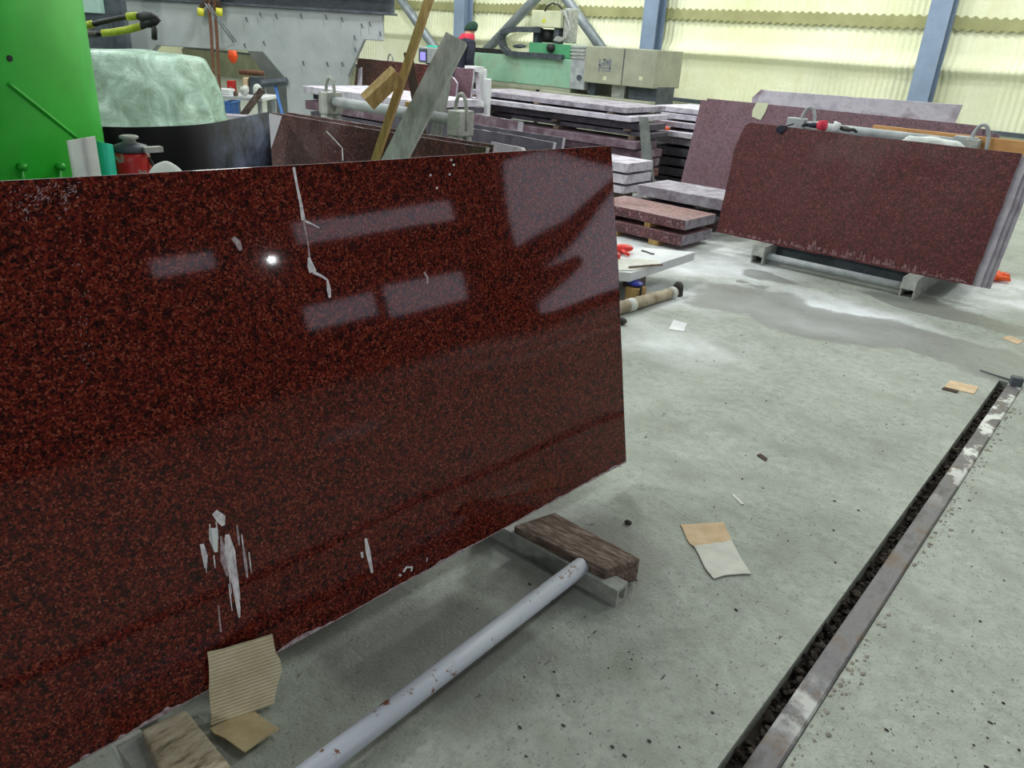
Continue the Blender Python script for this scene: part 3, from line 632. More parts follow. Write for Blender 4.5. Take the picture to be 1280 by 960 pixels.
# white bag and dark gloves on top
c = ony(1160, 178, 6.86)
m = MB(); m.blob((c.x, 6.84, c.z - .005), (.19, .06, .05), .25, 2.5, 3, 3); m.blob((c.x + .16, 6.84, c.z - .01), (.10, .05, .045), .25, 3, 5, 3)
o = m.build('plastic_bag', M['paper'], smooth=True); tag(o, 'crumpled white plastic bag lying behind the top edge of the far right slab', 'bag')
def glove(label, c, s, yaw, mat, cuffmat, group=None, roll=0):
    R = Matrix.Rotation(yaw, 3, 'Z') @ Matrix.Rotation(roll, 3, 'Y'); c = V(c); t = Thing('work_glove', label, 'glove', c, group)
    m = MB(); m.blob(c + R @ V((0, 0, .022 * s)), (.055 * s, .045 * s, .022 * s), .2, 3, 2, 3, rot=R)
    t.part('palm', m, M[mat], smooth=True)
    for k, (y, l) in enumerate(((-.034, .055), (-.012, .068), (.012, .066), (.034, .052))):
        p = [c + R @ V((.04 * s, y * s, .022 * s)), c + R @ V(((.04 + l * .55) * s, y * 1.15 * s, .03 * s)), c + R @ V(((.04 + l) * s, y * 1.1 * s, .014 * s))]
        t.part('finger', MB().tube(p, [.013 * s, .012 * s, .008 * s], 8), M[mat], smooth=True)
    t.part('thumb', MB().tube([c + R @ V((-.01 * s, -.035 * s, .02 * s)), c + R @ V((.015 * s, -.065 * s, .024 * s)), c + R @ V((.04 * s, -.075 * s, .014 * s))], [.014 * s, .013 * s, .009 * s], 8), M[mat], smooth=True)
    t.part('cuff', MB().tube([c + R @ V((-.045 * s, 0, .022 * s)), c + R @ V((-.10 * s, .0, .022 * s))], [.036 * s, .046 * s], 12), M[cuffmat], smooth=True)
    return t
top = q(1000, 158) + n2 * .0
gz = q(1000, 160.5)
glove('dark work glove with a pink-red cuff on the top edge of the chipped red slab', gz + V((.10, .03, .012)), .95, 2.9, 'navy', 'crimson', roll=.1)
glove('dark work glove with a pale cuff beside the red-cuffed glove on the slab edge', gz + V((.33, .06, .012)), .9, .4, 'black', 'white', roll=.12)
g_ = q(978, 160) + n2 * .004
m = MB(); m.prism([q(979, 157) + n2 * .004, q(984, 158) + n2 * .006, q(983, 163) + n2 * .007, q(976, 168) + n2 * .007, q(970, 163) + n2 * .007, q(973, 158) + n2 * .006], n2 * .012); m.tube([q(983, 158) + n2 * .01, q(993, 155) + n2 * .008], .006, 8)
o = m.build('rag', M['navy'], bevel=.003); tag(o, 'small navy rag hanging over the edge of the chipped red slab', 'rag')
g_ = F0(1239, 350)
glove('orange rubber glove lying on the floor at the right end of the far rack', g_ + V((.0, .0, .004)), 1.5, 1.2, 'orange', 'orange')
0 and glove('orange rubber glove heaped against the dusty slab ends, right edge', g_ + V((.02, .36, .01)), 1.3, 1.9, 'orange', 'orange', 'orange gloves by the far rack', roll=-.5)
# ------------------------------------------------------------------ rear bundle
A3 = onz(852, 236, .12); d3 = V((1, .012, 0)).normalized(); n3 = (V((.012, -1, 0)).normalized() * math.cos(.2) + V((0, 0, math.sin(.2)))).normalized(); u3 = d3.cross(n3) * -1
if u3.z < 0: u3 = -u3
q3 = lambda x, y: onpl(x, y, A3, n3)
def at3(x, y, k): return q3(x, y) - n3 * k
rb = [A3, at3(852, 236, 0) + d3 * ((q3(1230, 172) - A3).dot(d3)), q3(1229, 172), q3(1225, 157), q3(1000, 134), q3(884, 123)]
rb[1] = A3 + d3 * ((rb[2] - A3).dot(d3) - .01)
slab('tall dusty purple slab with a taped pale patch, behind the chipped red slab', rb, n3, .03, 'granite_dusty', 'edge_dusty', seed=21)
m = MB(); pp = [q3(946, 128), q3(961, 129.5), q3(957, 140), q3(951, 150), q3(940, 146), q3(941, 138)]
m.prism([p + n3 * .003 for p in pp], n3 * .004); o = m.build('paper_sheet', M['cream']); tag(o, 'pale paper sheet stuck on the top of the tall dusty purple slab', 'paper')
rb2 = [p - n3 * .034 + d3 * .0 for p in rb]; 
for k in range(1, 4):
    pl = [A3 - n3 * .034 * k + d3 * (-.05 if k == 1 else .05 * k), rb[1] - n3 * .034 * k + d3 * .055 * k, q3(1225, 158) - n3 * .034 * k + d3 * .055 * k - u3 * .012 * k, q3(880, 124) - n3 * .034 * k + d3 * (-.05 if k == 1 else .05 * k) - u3 * .004 * k]
    slab(['', 'dusty slab showing a narrow left edge right behind the tall purple slab', 'second slab behind the tall purple slab, seen by its right end', 'rearmost slab of the tall purple bundle, its right end sticking out'][k], pl, n3, .03, 'granite_dusty', 'edge_light', 'rear slab bundle', seed=30 + k)
Y4 = 10.4
gp = [V((ony(952, 112, Y4).x, Y4 - .2, .1)), V((ony(1196, 150, Y4).x, Y4 - .2, .1)), ony(1195, 150, Y4), ony(1203, 131, Y4), ony(1080, 122, Y4), ony(968, 114, Y4), ony(951, 112, Y4), ony(940, 122, Y4)]
m = MB(); m.prism(rough_edge(gp, .08, .01, 9), (0, .03, 0)); o = m.build('granite_slab', M['granite_grey'], bevel=.002); tag(o, 'grey dust-covered slab standing at the very back of the right racks', 'stone slab')
# timber bearers under the rear bundles
for x0_, y0_, lb in ((A3.x + .4, A3.y, 'timber bearer under the left of the tall purple slab'), (rb[1].x - .5, A3.y, 'timber bearer under the right of the tall purple slab')):
    o = MB().bb((x0_ - .05, y0_ - .15, 0), (x0_ + .05, y0_ + .5, .115)).build('timber_bearer', M['timber'], bevel=.004); tag(o, lb, 'timber', 'bearers under the tall purple bundle')
rr0 = Thing('slab_rack', 'steel frame behind the tall purple slab bundle holding it upright', 'rack', (A3.x + 1.3, A3.y + .7, 0), 'slab racks')
for x in (A3.x + .6, rb[1].x - .6):
    rr0.part('foot', MB().bb((x - .04, A3.y + .53, 0), (x + .04, A3.y + 1.5, .08)), M['channel_steel'], bevel=.004)
    rr0.part('post', MB().tube([(x, A3.y + .58 , .08), (x, A3.y + .58, 1.02)], .035, 10), M['channel_steel'], smooth=True)
    rr0.part('brace', MB().tube([(x, A3.y + 1.4, .08), (x, A3.y + .60, .95)], .025, 10), M['channel_steel'], smooth=True)
for x in (gp[0].x + .6, gp[1].x - .5):
    o = MB().bb((x - .05, Y4 - .35, 0), (x + .05, Y4 + .2, .1)).build('timber_bearer', M['timber'], bevel=.004); tag(o, 'timber bearer under the grey slab at the very back', 'timber', 'bearers under the grey back slab')
    rr0.part('post', MB().tube([(x, Y4 + .10, .0), (x, Y4 + .10, .8)], .035, 10), M['channel_steel'], smooth=True)

# ------------------------------------------------------------------ flat slabs on battens, centre right
def flat_block(label, fr, fl, rr_, z0, z1, top, edge_f, edge_r, group=None, depth=None, amp=.01, seed=0, name='granite_slab', cat='stone slab'):
    """horizontal block: fr front-right corner, fl front-left, rr_ rear-right (x,y); z0..z1"""
    fr = V((fr[0], fr[1], z1)); fl = V((fl[0], fl[1], z1)); rr_ = V((rr_[0], rr_[1], z1)); rl = fl + rr_ - fr
    p = rough_edge([fl, fr, rr_, rl], .12, amp, seed); m = MB(); m.prism(p, (0, 0, z0 - z1), 0, 1)
    o = m.build(name, [M[top], M[edge_f]], bevel=.004); tag(o, label, cat, group)
    return o
M['granite_top'] = granite('dusty red slab top', [(0, lin(84, 44, 48)), (.4, lin(124, 72, 74)), (.8, lin(150, 98, 98)), (1, lin(176, 140, 142))], 50, .35, dust=lin(190, 176, 184), dustamt=.22)
M['edge_red'] = granite('red sawn edge', [(0, lin(60, 26, 28)), (.4, lin(96, 44, 44)), (.8, lin(122, 66, 66)), (1, lin(160, 130, 134))], 50, .7, dust=lin(160, 140, 150), dustamt=.18)
z2 = .265; fr = onz(857, 276, z2); fl_ = onz(740, 251, z2); rr_ = onz(895, 267.5, z2)
M_f = 'edge_red'
def two_tone(o, dx):  # the sawn right end is greyer than the front
    o.data.materials.append(M['edge_dusty'])
    for p in o.data.polygons:
        if p.normal.dot(V(dx)) > .6: p.material_index = 2
o = flat_block('upper of two thick red slabs lying flat beside the white board', fr, fl_, rr_, z2 - .085, z2, 'granite_top', M_f, None, seed=5); two_tone(o, (1, 0, 0))
z1_ = z2 - .085 - .045
o = flat_block('lower of two thick red slabs lying flat beside the white board', (fr.x, fr.y - .02), (fl_.x, fl_.y - .02), (rr_.x, rr_.y - .02), z1_ - .09, z1_, 'granite_top', M_f, None, seed=6); two_tone(o, (1, 0, 0))
zb = z1_ - .09
def spacer(label, c, d, mat='lumber', group=None, name='timber_spacer', yaw=0):
    o = MB().box(c, d, Matrix.Rotation(yaw, 3, 'Z')).build(name, M[mat], bevel=.003); tag(o, label, 'spacer', group); return o
uu = (fr - fl_).normalized()
for s_, nm in ((.28, 'right'), (.72, 'left')):
    p = fr.lerp(fl_, s_)
    spacer('timber batten on the floor under the %s half of the thick red slabs' % nm, (p.x, p.y + .32, zb / 2), (.10, .68, zb), group='battens under the thick red slabs')
    spacer('timber spacer between the two thick red slabs, %s half' % nm, (p.x - .1, p.y + .32, z1_ + .0225), (.06, .62, .045), group='spacers between the thick red slabs')
# grey slab pair behind them
zc = .36; gfr = onz(905, 250, zc); gfl = onz(797, 230.5, zc); grr = gfr + V((.02, .55, 0)); 
o = flat_block('grey sawn slab lying on pale stone spacers behind the thick red slabs', gfr, gfl, grr, zc - .10, zc, 'edge_dusty', 'edge_dusty', None, seed=7, amp=.015)
zd = zc - .10 - .07; hfr = onz(915, 266, zd); hfl = onz(800, 243, zd); hfr.y = hfl.y = 6.78
o = flat_block('thin dark slab lying flat under the pale stone spacers', (hfr.x, hfr.y), (hfl.x, hfl.y), (hfr.x, gfr.y + .6), zd - .05, zd, 'edge_dark', 'edge_dark', None, seed=8)
for px, py in ((816, 244), (882, 257)):
    c = onz(px, py, zd + .035); o = MB().blob((c.x, 6.98, zd + .034), (.10, .12, .036), .15, 2, px, 3).build('stone_spacer', M['cardboard_white'], smooth=True); tag(o, 'pale stone spacer under the %s end of the grey sawn slab' % ('left' if px < 850 else 'right'), 'spacer', 'pale stone spacers')
for s_ in (.25, .75):
    p = hfr.lerp(hfl, s_); spacer('timber bearer on the floor under the thin dark slab', (p.x, p.y + .4, (zd - .05) / 2), (.12, .6, zd - .05), 'timber', 'bearers under the thin dark slab')
# ------------------------------------------------------------------ white board on blocks with scraps on it
zw = .205; wfr = onz(789, 341, zw); wrr = onz(869, 315, zw); wfl = onz(735, 336, zw)
wfl = wfr + (wfl - wfr).normalized() * 1.3
o = flat_block('thick white plaster board lying on low supports behind the polished slab', wfr, wfl, wrr, zw - .065, zw, 'white', 'white', None, amp=.002, name='white_board', cat='board')
wd = (wrr - wfr).normalized(); wu = (wfl - wfr).normalized()
W_ = lambda a, b, z=0: V((wfr.x, wfr.y, zw + z)) + wd * a + wu * b
b0 = onz(776, 384, 0)
o = MB().bb((b0.x - .07, wfr.y + .01, 0), (b0.x + .03, wfr.y + .12, zw - .065 - .04)).build('timber_block', M['lumber'], bevel=.003); tag(o, 'pale wooden block under the near corner of the white board', 'timber')
c = V((b0.x - .03, wfr.y + .065, zw - .065 - .02))
m = MB(); m.blob(c, (.06, .05, .0195), .15, 4, 2, 3); o = m.build('blue_pad', M['deep_blue'], smooth=True); tag(o, 'dark blue plastic wad on the wooden block under the white board', 'pad')
m = MB(); m.tube([V((b0.x + .046, wfr.y + .02, .003)), V((b0.x + .046, wfr.y + .02, zw - .07))], .008, 10); o = m.build('support_rod', M['black'], smooth=True); tag(o, 'thin black rod propping the near corner of the white board', 'rod')
for a_, b_ in ((.5, .2), (.2, 1.1), (.8, 1.05)):
    p = W_(a_ * .9, b_); o = MB().bb((p.x - .06, p.y - .06, 0), (p.x + .06, p.y + .06, zw - .065)).build('timber_block', M['timber'], bevel=.003); tag(o, 'timber block hidden in the shade under the far side of the white board', 'timber', 'blocks under the white board')
R = lambda px, py, z=.001: onz(px, py, zw + z)
m = MB(); m.prism(rough_edge([R(752, 338), R(790, 339), R(812, 334), R(826, 331), R(822, 326), R(800, 324.5), R(768, 325)], .03, .01, 3), (0, 0, .006)); o = m.build('cardboard_piece', M['cardboard_white']); tag(o, 'dirty pale card sheet lying on the white board', 'cardboard')
m = MB(); m.tube([R(786, 334, .016), R(800, 333, .016), R(815, 331.5, .016), R(828, 331, .016)], .007, 8); o = m.build('wire_end', M['timber'], smooth=True); tag(o, 'short frayed brown twig on the front edge of the white board', 'twig')
m = MB(); m.tube([R(802, 313, .005), R(808, 314.5, .006), R(814, 317, .005), R(818, 317.5, .005)], .005, 8); o = m.build('wire_hook', M['rock'], smooth=True); tag(o, 'thin dark bent wire lying on the white board', 'wire')
c = R(777, 316); t = Thing('scoop', 'bright red plastic scoop lying on the white board', 'scoop', c)
m = MB(); m.blob(c + V((0, 0, .035)), (.085, .05, .03), .05, 2, 2, 3, rot=Matrix.Rotation(.9, 3, 'Z')); t.part('bowl', m, M['red'], smooth=True)
t.part('handle', MB().tube([c + V((.03, -.05, .03)), c + V((.10, -.06, .015))], .012, 10), M['red'], smooth=True)
c = R(769, 323); o = MB().lathe(c, [(.018, 0), (.035, .004), (.038, .02), (.035, .036), (.018, .04)], 20).build('red_ring', M['red'], smooth=True); tag(o, 'small round red roll beside the red scoop on the white board', 'roll')
# dusty pole and sheets on the floor
a = F0(779, 391) + V((0, 0, .045)); b = F0(842, 372) + V((0, 0, .035)); 
t = Thing('wooden_pole', 'dusty pale round pole lying on the floor below the white board', 'pole', (a + b) / 2)
a.z = b.z = .04; dd = (b - a).normalized(); a2 = a - dd * .15
t.part('shaft', MB().tube([a2, a.lerp(b, .3) + V((0, 0, .003)), a.lerp(b, .6), b], [.042, .041, .038, .036], 16), M['pole'], smooth=True)
t.part('collar', MB().tube([a.lerp(b, .05), a.lerp(b, .16)], .046, 16), M['cardboard_white'], smooth=True)
t.part('end_ring', MB().tube([b - dd * .06, b - dd * .01], .041, 16), M['cardboard_white'], smooth=True)
c = F0(836, 372); o = MB().tube([V((c.x + .01, c.y + .10, .0)), V((c.x + .01, c.y + .10, .07)), V((c.x + .01, c.y + .10, .095))], [.04, .036, .02], 14).build('stub_post', M['rock'], smooth=True); tag(o, 'short dark rounded stub standing behind the end of the dusty pole', 'stub')
card('pale sheet lying on the floor between the white board and the dusty pole', [F0(797, 378), F0(815, 371), F0(818, 368), F0(806, 362), F0(791, 366)], V((0, 0, .012)), 'cardboard_white', 'paper_sheet', 'paper')
o = MB().blob(F0(776, 405) + V((0, 0, .02)), (.035, .03, .022), .3, 2, 8, 2).build('pebble', M['rock'], smooth=True); tag(o, 'grey stone on the floor at the edge of the polished slab, below the pole', 'pebble')

# ------------------------------------------------------------------ long slab piles
def z8(px, py, Y): return ony(px, py, Y).z
def layer(label, xl, xr, Y, dep, zb_, zt_, edge, top='edge_white', group=None, seed=0, amp=.02, yaw=0):
    rt_ = V((math.cos(yaw), math.sin(yaw), 0)); bk = V((-math.sin(yaw), math.cos(yaw), 0))
    f = V((xr, Y, 0)); l = f - rt_ * (xr - xl); return flat_block(label, (f.x, f.y), (l.x, l.y), (f + bk * dep)[:2], zb_, zt_, top, edge, None, group, seed=seed, amp=amp)
Y0 = 8.0; X8 = lambda px, py: ony(px, py, Y0).x
G = 'flat slabs in the long central pile'
defs = [  # right-corner px, top py, bottom py, left px, edge material, y shift, depth
    (788, 226, 236.5, 600, 'edge_dusty', 0, .9), (797, 214, 224, 610, 'edge_red', .02, .9), (799, 201, 211, 600, 'edge_purple', .0, .95), (800, 189.5, 199, 610, 'edge_purple', .03, .9),
    (797, 177.5, 187.5, 590, 'edge_purple', -.04, .95), (806, 168, 173.5, 600, 'edge_dark', .1, .8), (800, 157, 165, 585, 'edge_dark', .12, .9), (789, 146.5, 153, 562, 'edge_white', .0, 1.0), (779, 135, 142, 578, 'edge_dusty', .05, 1.0)]
nm = ['bottom slab of the long central pile, on the floor bearers', 'second slab from the bottom of the long central pile', 'third slab from the bottom of the long central pile', 'fourth slab from the bottom of the long central pile', 'long purple-edged slab in the middle of the central pile', 'short dark slab above the purple-edged one in the central pile', 'dark recessed slab third from the top of the central pile', 'white-edged slab second from the top of the central pile', 'topmost dusty slab of the long central pile below the green machine']
prevt = 0; tops8 = []; xls8 = []
for k, (rx, tp, bt, lx, ed, dy, dep) in enumerate(defs):
    zt_ = z8(rx, tp, Y0); zb_ = z8(rx, bt, Y0)
    if k == 0: zb_ = max(zb_, .04)
    xl = X8(lx, tp - (rx - lx) * .115); xr = X8(rx, tp)
    layer(nm[k], xl, xr, Y0 + dy, dep * (.9 if k > 6 else .52), zb_, zt_, ed, 'edge_white' if k == 7 else ed, G, k + 40, .012, .012 * ((k * 7) % 5 - 2))
    gap = zb_ - prevt
    lo_x = max([xl] + [xls8[k - 1]] if k else [xl]) + .12; hi_x = xr - .22
    for j, s_ in enumerate((0, .5, 1) if hi_x - lo_x > .6 else (.5,)):
        if gap > .004:
            x_ = lo_x + (hi_x - lo_x) * s_
            spacer('timber spacer under the %s' % nm[k].split(',')[0], (x_, Y0 + .27, prevt + gap / 2), (.09, .40, gap), 'timber', 'spacers in the long central pile')
    prevt = zt_; tops8.append(zt_); xls8.append(xl)
# post leaning on the pile
a = ony(818, 229, 7.6); a = onz(818, 229, .0) ; a = V((ony(819, 224, 7.72).x, 7.72, 0.0)); b = ony(806, 146, 7.93)
dirp = (b - a).normalized(); w_ = V((1, 0, 0)); m = MB(); m.prism([a - w_ * .065, a + w_ * .065, b + w_ * .05, b - w_ * .05], (0, -.05, .005)); o = m.build('wooden_post', M['post_grey'], bevel=.004); tag(o, 'grey weathered post leaning against the end of the central pile', 'post')
# low white-ended stack in front of the pile
Yn = 7.2; prevt = .0
for k, (rx, tp, bt) in enumerate(((781, 234, 243), (784, 220, 231), (786, 205, 217))):
    zt_ = z8(rx, tp, Yn); zb_ = z8(rx, bt, Yn); zb_ = max(zb_, prevt + .012)
    xr = ony(rx, tp, Yn).x; layer(['lowest', 'middle', 'top'][k] + ' white-dusted block of the small stack beside the polished slab corner', xr - 1.0, xr, Yn, .5, zb_, zt_, 'edge_white', 'edge_white', 'white-dusted blocks', k + 60, .025)
    for s_ in (.2, .8): spacer('thin timber spacer in the small white-dusted stack', (xr - s_, Yn + .25, (prevt + zb_) / 2), (.07, .4, zb_ - prevt), 'timber', 'spacers in the small white stack')
    prevt = zt_
for k, (px, py, lab) in enumerate(((778, 190, 'thin pale slab scrap on the small white stack, near the polished slab corner'), (776, 199, 'second pale slab scrap under the upper one on the small white stack'))):
    pass
# darker pile to the right of the post
Yo = 9.2; prevt = 0
od_ = [(222, 231.5), (209.5, 219.5), (197, 206.5), (184, 194), (172.5, 180), (163, 169.5), (152, 158.5), (142.5, 149), (134.5, 141)]
om = ['edge_dark', 'edge_dark', 'edge_dark', 'edge_dark', 'edge_dusty', 'edge_white', 'edge_dusty', 'edge_white', 'edge_white']
ol = ['lowest', 'second', 'third', 'fourth', 'fifth', 'sixth, orange-splashed', 'seventh', 'eighth', 'topmost']
for k, (tp, bt) in enumerate(od_):
    zt_ = ony(840, tp, Yo).z; zb_ = ony(840, bt, Yo).z; zb_ = max(zb_, prevt + .01)
    if zt_ < zb_ + .02: zt_ = zb_ + .03
    xl = ony((814, 812, 815, 813, 814, 806, 818, 822, 812)[k], tp, Yo).x; xr = ony((862, 858, 860, 866, 880, 868, 890, 888, 905)[k], tp, Yo).x + .25
    dy = -.12 if k == 5 else (.1 if k > 6 else 0)
    layer('%s slab up in the dark-edged pile right of the leaning post' % ol[k].capitalize(), xl, xr, Yo + dy, .9, zb_, zt_, om[k], 'edge_white' if k > 3 else 'edge_dark', 'dark-edged pile', k + 80, .02, .015 * ((k * 5) % 4 - 1.5))
    for s_ in (.2, .8): spacer('timber spacer in the dark-edged pile right of the leaning post', (xl + (xr - xl) * s_, Yo + .45, (prevt + zb_) / 2), (.09, .6, zb_ - prevt), 'timber', 'spacers in the dark-edged pile')
    if k == 5: zor = zt_
    prevt = zt_
c = ony(829, 165, Yo); c.y = Yo - .06; c.z = zor + .014
m = MB()
for j, (dx, s_) in enumerate(((-.05, .05), (.0, .06), (.07, .045))): m.blob((c.x + dx, c.y + .0, zor + .018), (s_, .035, .025), .35, 3, j, 2)
o = m.build('rubber_glove', M['orange'], smooth=True); tag(o, 'crumpled bright orange glove on the dark-edged pile right of the leaning post', 'glove')
# ------------------------------------------------------------------ middle rack with the red slabs
def upright(label, pix, Yref, zref, lean, face, edge, thick=.03, zb=.1, out=(0, -1, 0), seed=0, left_ext=None, amp=.005, group=None, off=0):
    """leaning slab whose top edge passes through two pixels at height zref; bottom at zb"""
    a = onz(*pix[0], zref); b = onz(*pix[-1], zref)
    d, n, u_ = frame_plane(a, b, lean, out)
    tops = [onpl(x, y, a, n) for x, y in pix]; P = lambda p, z: p - u_ * ((p.z - z) / u_.z)
    if left_ext: tops = [tops[0] - d * left_ext] + tops
    poly = [P(tops[0], zb), P(tops[-1], zb)] + list(reversed(tops)); poly = [p - n * off for p in poly]
    m = MB(); m.prism(rough_edge(poly, .07, amp, seed), -n * thick, 0, 1)
    o = m.build('granite_slab', [M[face], M[edge]], bevel=.002); tag(o, label, 'stone slab', group); return o, d, n, u_, tops
M['granite_scr'] = granite('scratched dark red granite', [(0, lin(28, 14, 14)), (.4, lin(66, 28, 24)), (.8, lin(92, 42, 34)), (1, lin(128, 96, 90))], 130, .35, dust=lin(140, 118, 122), dustamt=.3)
_, dR, nR, uR, tR = upright('dark red scratched slab standing behind the weathered plank', [(338, 140), (420, 154), (500, 167), (608, 184)], 2.9, 1.08, .15, 'granite_scr', 'edge_light', seed=51)
upright('dark red slab just behind the scratched one, its top edge slightly higher', [(352, 139), (420, 149), (500, 162), (612, 180)], 2.9, 1.095, .15, 'granite_scr', 'edge_light', seed=52, off=.034)
m = MB(); L_pts = [(408, 164), (418, 174), (428, 185), (429, 201)]
for i in range(3):
    a = onpl(*L_pts[i], tR[0], nR) + nR * .001; b = onpl(*L_pts[i + 1], tR[0], nR) + nR * .001; w_ = V((0, 0, .004)) if i < 2 else dR * .005; m.prism([a - w_, b - w_, b + w_, a + w_], nR * .001)
o = m.build('chalk_line', M['smear']); o['label'] = 'pale curved scratch'; 
sl = bpy.data.objects
scr = [x for x in sl if x.name.startswith('granite_slab') and x.get('label', '').startswith('dark red scratched')][0]
mw = o.location.copy(); o.parent = scr; o.location = mw - scr.location
m = MB(); m.prism([onpl(x, y, tR[0], nR) + nR * .0012 for x, y in ((337, 141.5), (353, 145), (344, 172), (333, 205), (326, 206), (331, 172))], nR * .0008)
o = m.build('dust_band', M['granite_grey']); l_ = o.location.copy(); o.parent = scr; o.location = l_ - scr.location; o['label'] = 'grey dusty band at the left end'
Yr = 3.42
A_ = ony(413, 120, Yr); B_ = ony(576, 145, Yr); 
t = rack('grey steel rack with lifting loops behind the dark red slabs and plank', (A_.x, Yr, 0), (1, 0, 0), (0, 1, 0), B_.x - A_.x, .30, 1.17, (-.6, .75), (-.5, .65), loops=True, top_pipe=False, beam=(.09, .085))
p1 = ony(428, 129, Yr); p2 = ony(566, 147, Yr); t.part('top_pipe', MB().tube([(A_.x + .03, Yr, p1.z), (B_.x - .03, Yr, p1.z)], .034, 18), M['grey_paint'], smooth=True)
# bearers to carry the slabs
for x in (tR[0].x + .35, tR[0].x + 1.25): pass
upright('grey stone slab leaning on the back of the loop rack, nearest one', [(583, 159), (640, 168.5), (692, 178)], 3.7, 1.0, .13, 'edge_dark', 'edge_white', out=(0, -1, 0), seed=53, left_ext=.9, zb=.1)
upright('longer grey slab with a white top edge, second behind the loop rack', [(580, 153), (640, 162.5), (704, 172)], 3.8, 1.0, .13, 'edge_dark', 'edge_white', seed=54, left_ext=.9, zb=.1)
upright('purple-grey slab with a white top edge, farthest behind the loop rack', [(556, 136), (600, 143), (648, 151.5)], 4.3, 1.0, .13, 'edge_purple', 'edge_white', seed=55, left_ext=.4, thick=.06, zb=.1)
oc, *_ = upright('pale dusty slab offcut standing at the right end of the dark red slabs', [(614, 177), (640, 182), (650, 184), (653, 190)], 3.05, 1.04, .12, 'granite_grey', 'edge_light', seed=56, zb=.0)
x_ = A_.x
for x, y in ((-4.9, 3.35), (-3.0, 3.55), (-4.0, 4.4), (-6.2, 4.4)):
    pass
bz = .098
for x, y0_, y1_, lb in ((-4.6, 3.95, 4.9, 'left'), (-3.35, 3.95, 4.9, 'right')):
    o = MB().bb((x - .05, y0_ - .3, 0), (x + .05, y1_ + .3, bz)).build('timber_bearer', M['timber'], bevel=.004); tag(o, '%s floor bearer under the white-edged slabs behind the loop rack' % lb, 'timber', 'bearers behind the loop rack')
# ------------------------------------------------------------------ planks standing among the slabs
def stick(label, top, mid, w, th, mat, name='wooden_plank', zb=0.0, cat='plank', sway=None, side=None, build=True, twist=0):
    """board from the floor through `mid` to `top` (world points on its centre line)"""
    d = (top - mid).normalized(); bot = mid + d * ((zb - mid.z) / d.z)
    vw = ((top + bot) / 2 - EYE).normalized(); s_ = d.cross(vw).normalized(); nn = s_.cross(d).normalized()
    if twist: Rm = Matrix.Rotation(twist, 3, d); s_ = Rm @ s_; nn = Rm @ nn
    m = MB(); c = [bot, top]; m.prism([bot - s_ * w / 2 - nn * th / 2, bot + s_ * w / 2 - nn * th / 2, top + s_ * w / 2 - nn * th / 2, top - s_ * w / 2 - nn * th / 2], nn * th)
    if not build: return m, d, s_, nn, bot
    o = m.build(name, M[mat], bevel=.003); tag(o, label, cat); return o, d, s_, nn, bot
Ym = tR[0].y + .4 * (tR[-1].y - tR[0].y)
top = ony(571, 48, 3.02); mid = ony(508, 172, 2.78)
stick('wide weathered grey plank leaning against the dark red slabs', top, mid, .118, .04, 'grey_wood', twist=-.32)
top = ony(546, -30, 2.84); mid = ony(486, 150, 2.76)
m, d_, s_, nn, bot = stick('', top, mid, .036, .036, 'lumber', build=False, twist=-.4)
t = Thing('lumber_strip', 'tall thin lumber strip with a short block nailed across, left of the plank', 'lumber', bot)
t.part('strip', m, M['lumber'], bevel=.002)
e0 = ony(459, 128, 2.60); e1 = ony(497, 92, 2.72); dx = (e1 - e0).normalized(); vw = (e0 - EYE).normalized(); sx = dx.cross(vw).normalized(); nx = sx.cross(dx)
m = MB(); m.prism([e0 - sx * .036 - nx * .03, e1 - sx * .036 - nx * .03, e1 + sx * .036 - nx * .03, e0 + sx * .036 - nx * .03], nx * .065)
Rm = Matrix.Rotation(.55, 3, dx); cc = (e0 + e1) / 2; m.v = [cc + Rm @ (v - cc) for v in m.v]
t.part('nailed_block', m, M['lumber'], bevel=.002, label='short thick block nailed across the strip')
top = ony(510, 66, 3.50); mid = ony(521, 130, 3.50); stick('dark brown post standing behind the lumber strip', top, mid, .055, .05, 'wood_dark', 'wooden_post', cat='post')
top = ony(558, 92, 3.62); mid = ony(546, 162, 3.62); stick('grey-brown board standing behind the wide weathered plank', top, mid, .075, .03, 'grey_wood')
top = ony(509.5, 127, 3.60); mid = ony(508.5, 146, 3.60); stick('short pale wooden stake between the plank and the pipe of the loop rack', top, mid, .03, .03, 'lumber', 'wooden_stake', cat='stake')
# ------------------------------------------------------------------ left pile and upright brown slab behind
Yl = 6.0; prevt = 0
for k, (tp, bt, lx, rx, lab, ed) in enumerate(((150, 160, 392, 560, 'lowest dark slab of the white-topped pile left of the planks', 'edge_dark'), (138, 148, 388, 550, 'second dark slab of the white-topped pile left of the planks', 'edge_dark'), (125, 136, 381, 556, 'purple slab of the pile left of the planks, below the white one', 'edge_purple'), (117, 124, 381, 552, 'dark recessed slab under the white top slab left of the planks', 'edge_dark'), (107.5, 116, 378, 560, 'white-dusted top slab of the pile left of the planks', 'edge_white'))):
    zt_ = ony(381, tp, Yl).z; zb_ = max(ony(381, bt, Yl).z, prevt + .01); a = ony(lx, tp, Yl); 
    layer(lab, a.x, a.x + 1.95 + .05 * (k % 3), Yl + (.12 if k == 3 else 0), 1.0, zb_, zt_, ed, 'edge_white' if k == 4 else ed, 'white-topped pile left of the planks', 100 + k, .015)
    for s_ in (.3, 1.6): spacer('timber spacer in the pile left of the planks', (a.x + s_, Yl + .5, (prevt + zb_) / 2), (.09, .7, zb_ - prevt), 'timber', 'spacers in the white-topped pile')
    prevt = zt_
Yb = 7.6
pl = [ony(446, 110, Yb), ony(549, 126, Yb), ony(549, 82, Yb), ony(500, 77.5, Yb), ony(447, 72.5, Yb)]
pl[0].z = pl[1].z = .12
pl[0].y = pl[1].y = Yb - .2; 
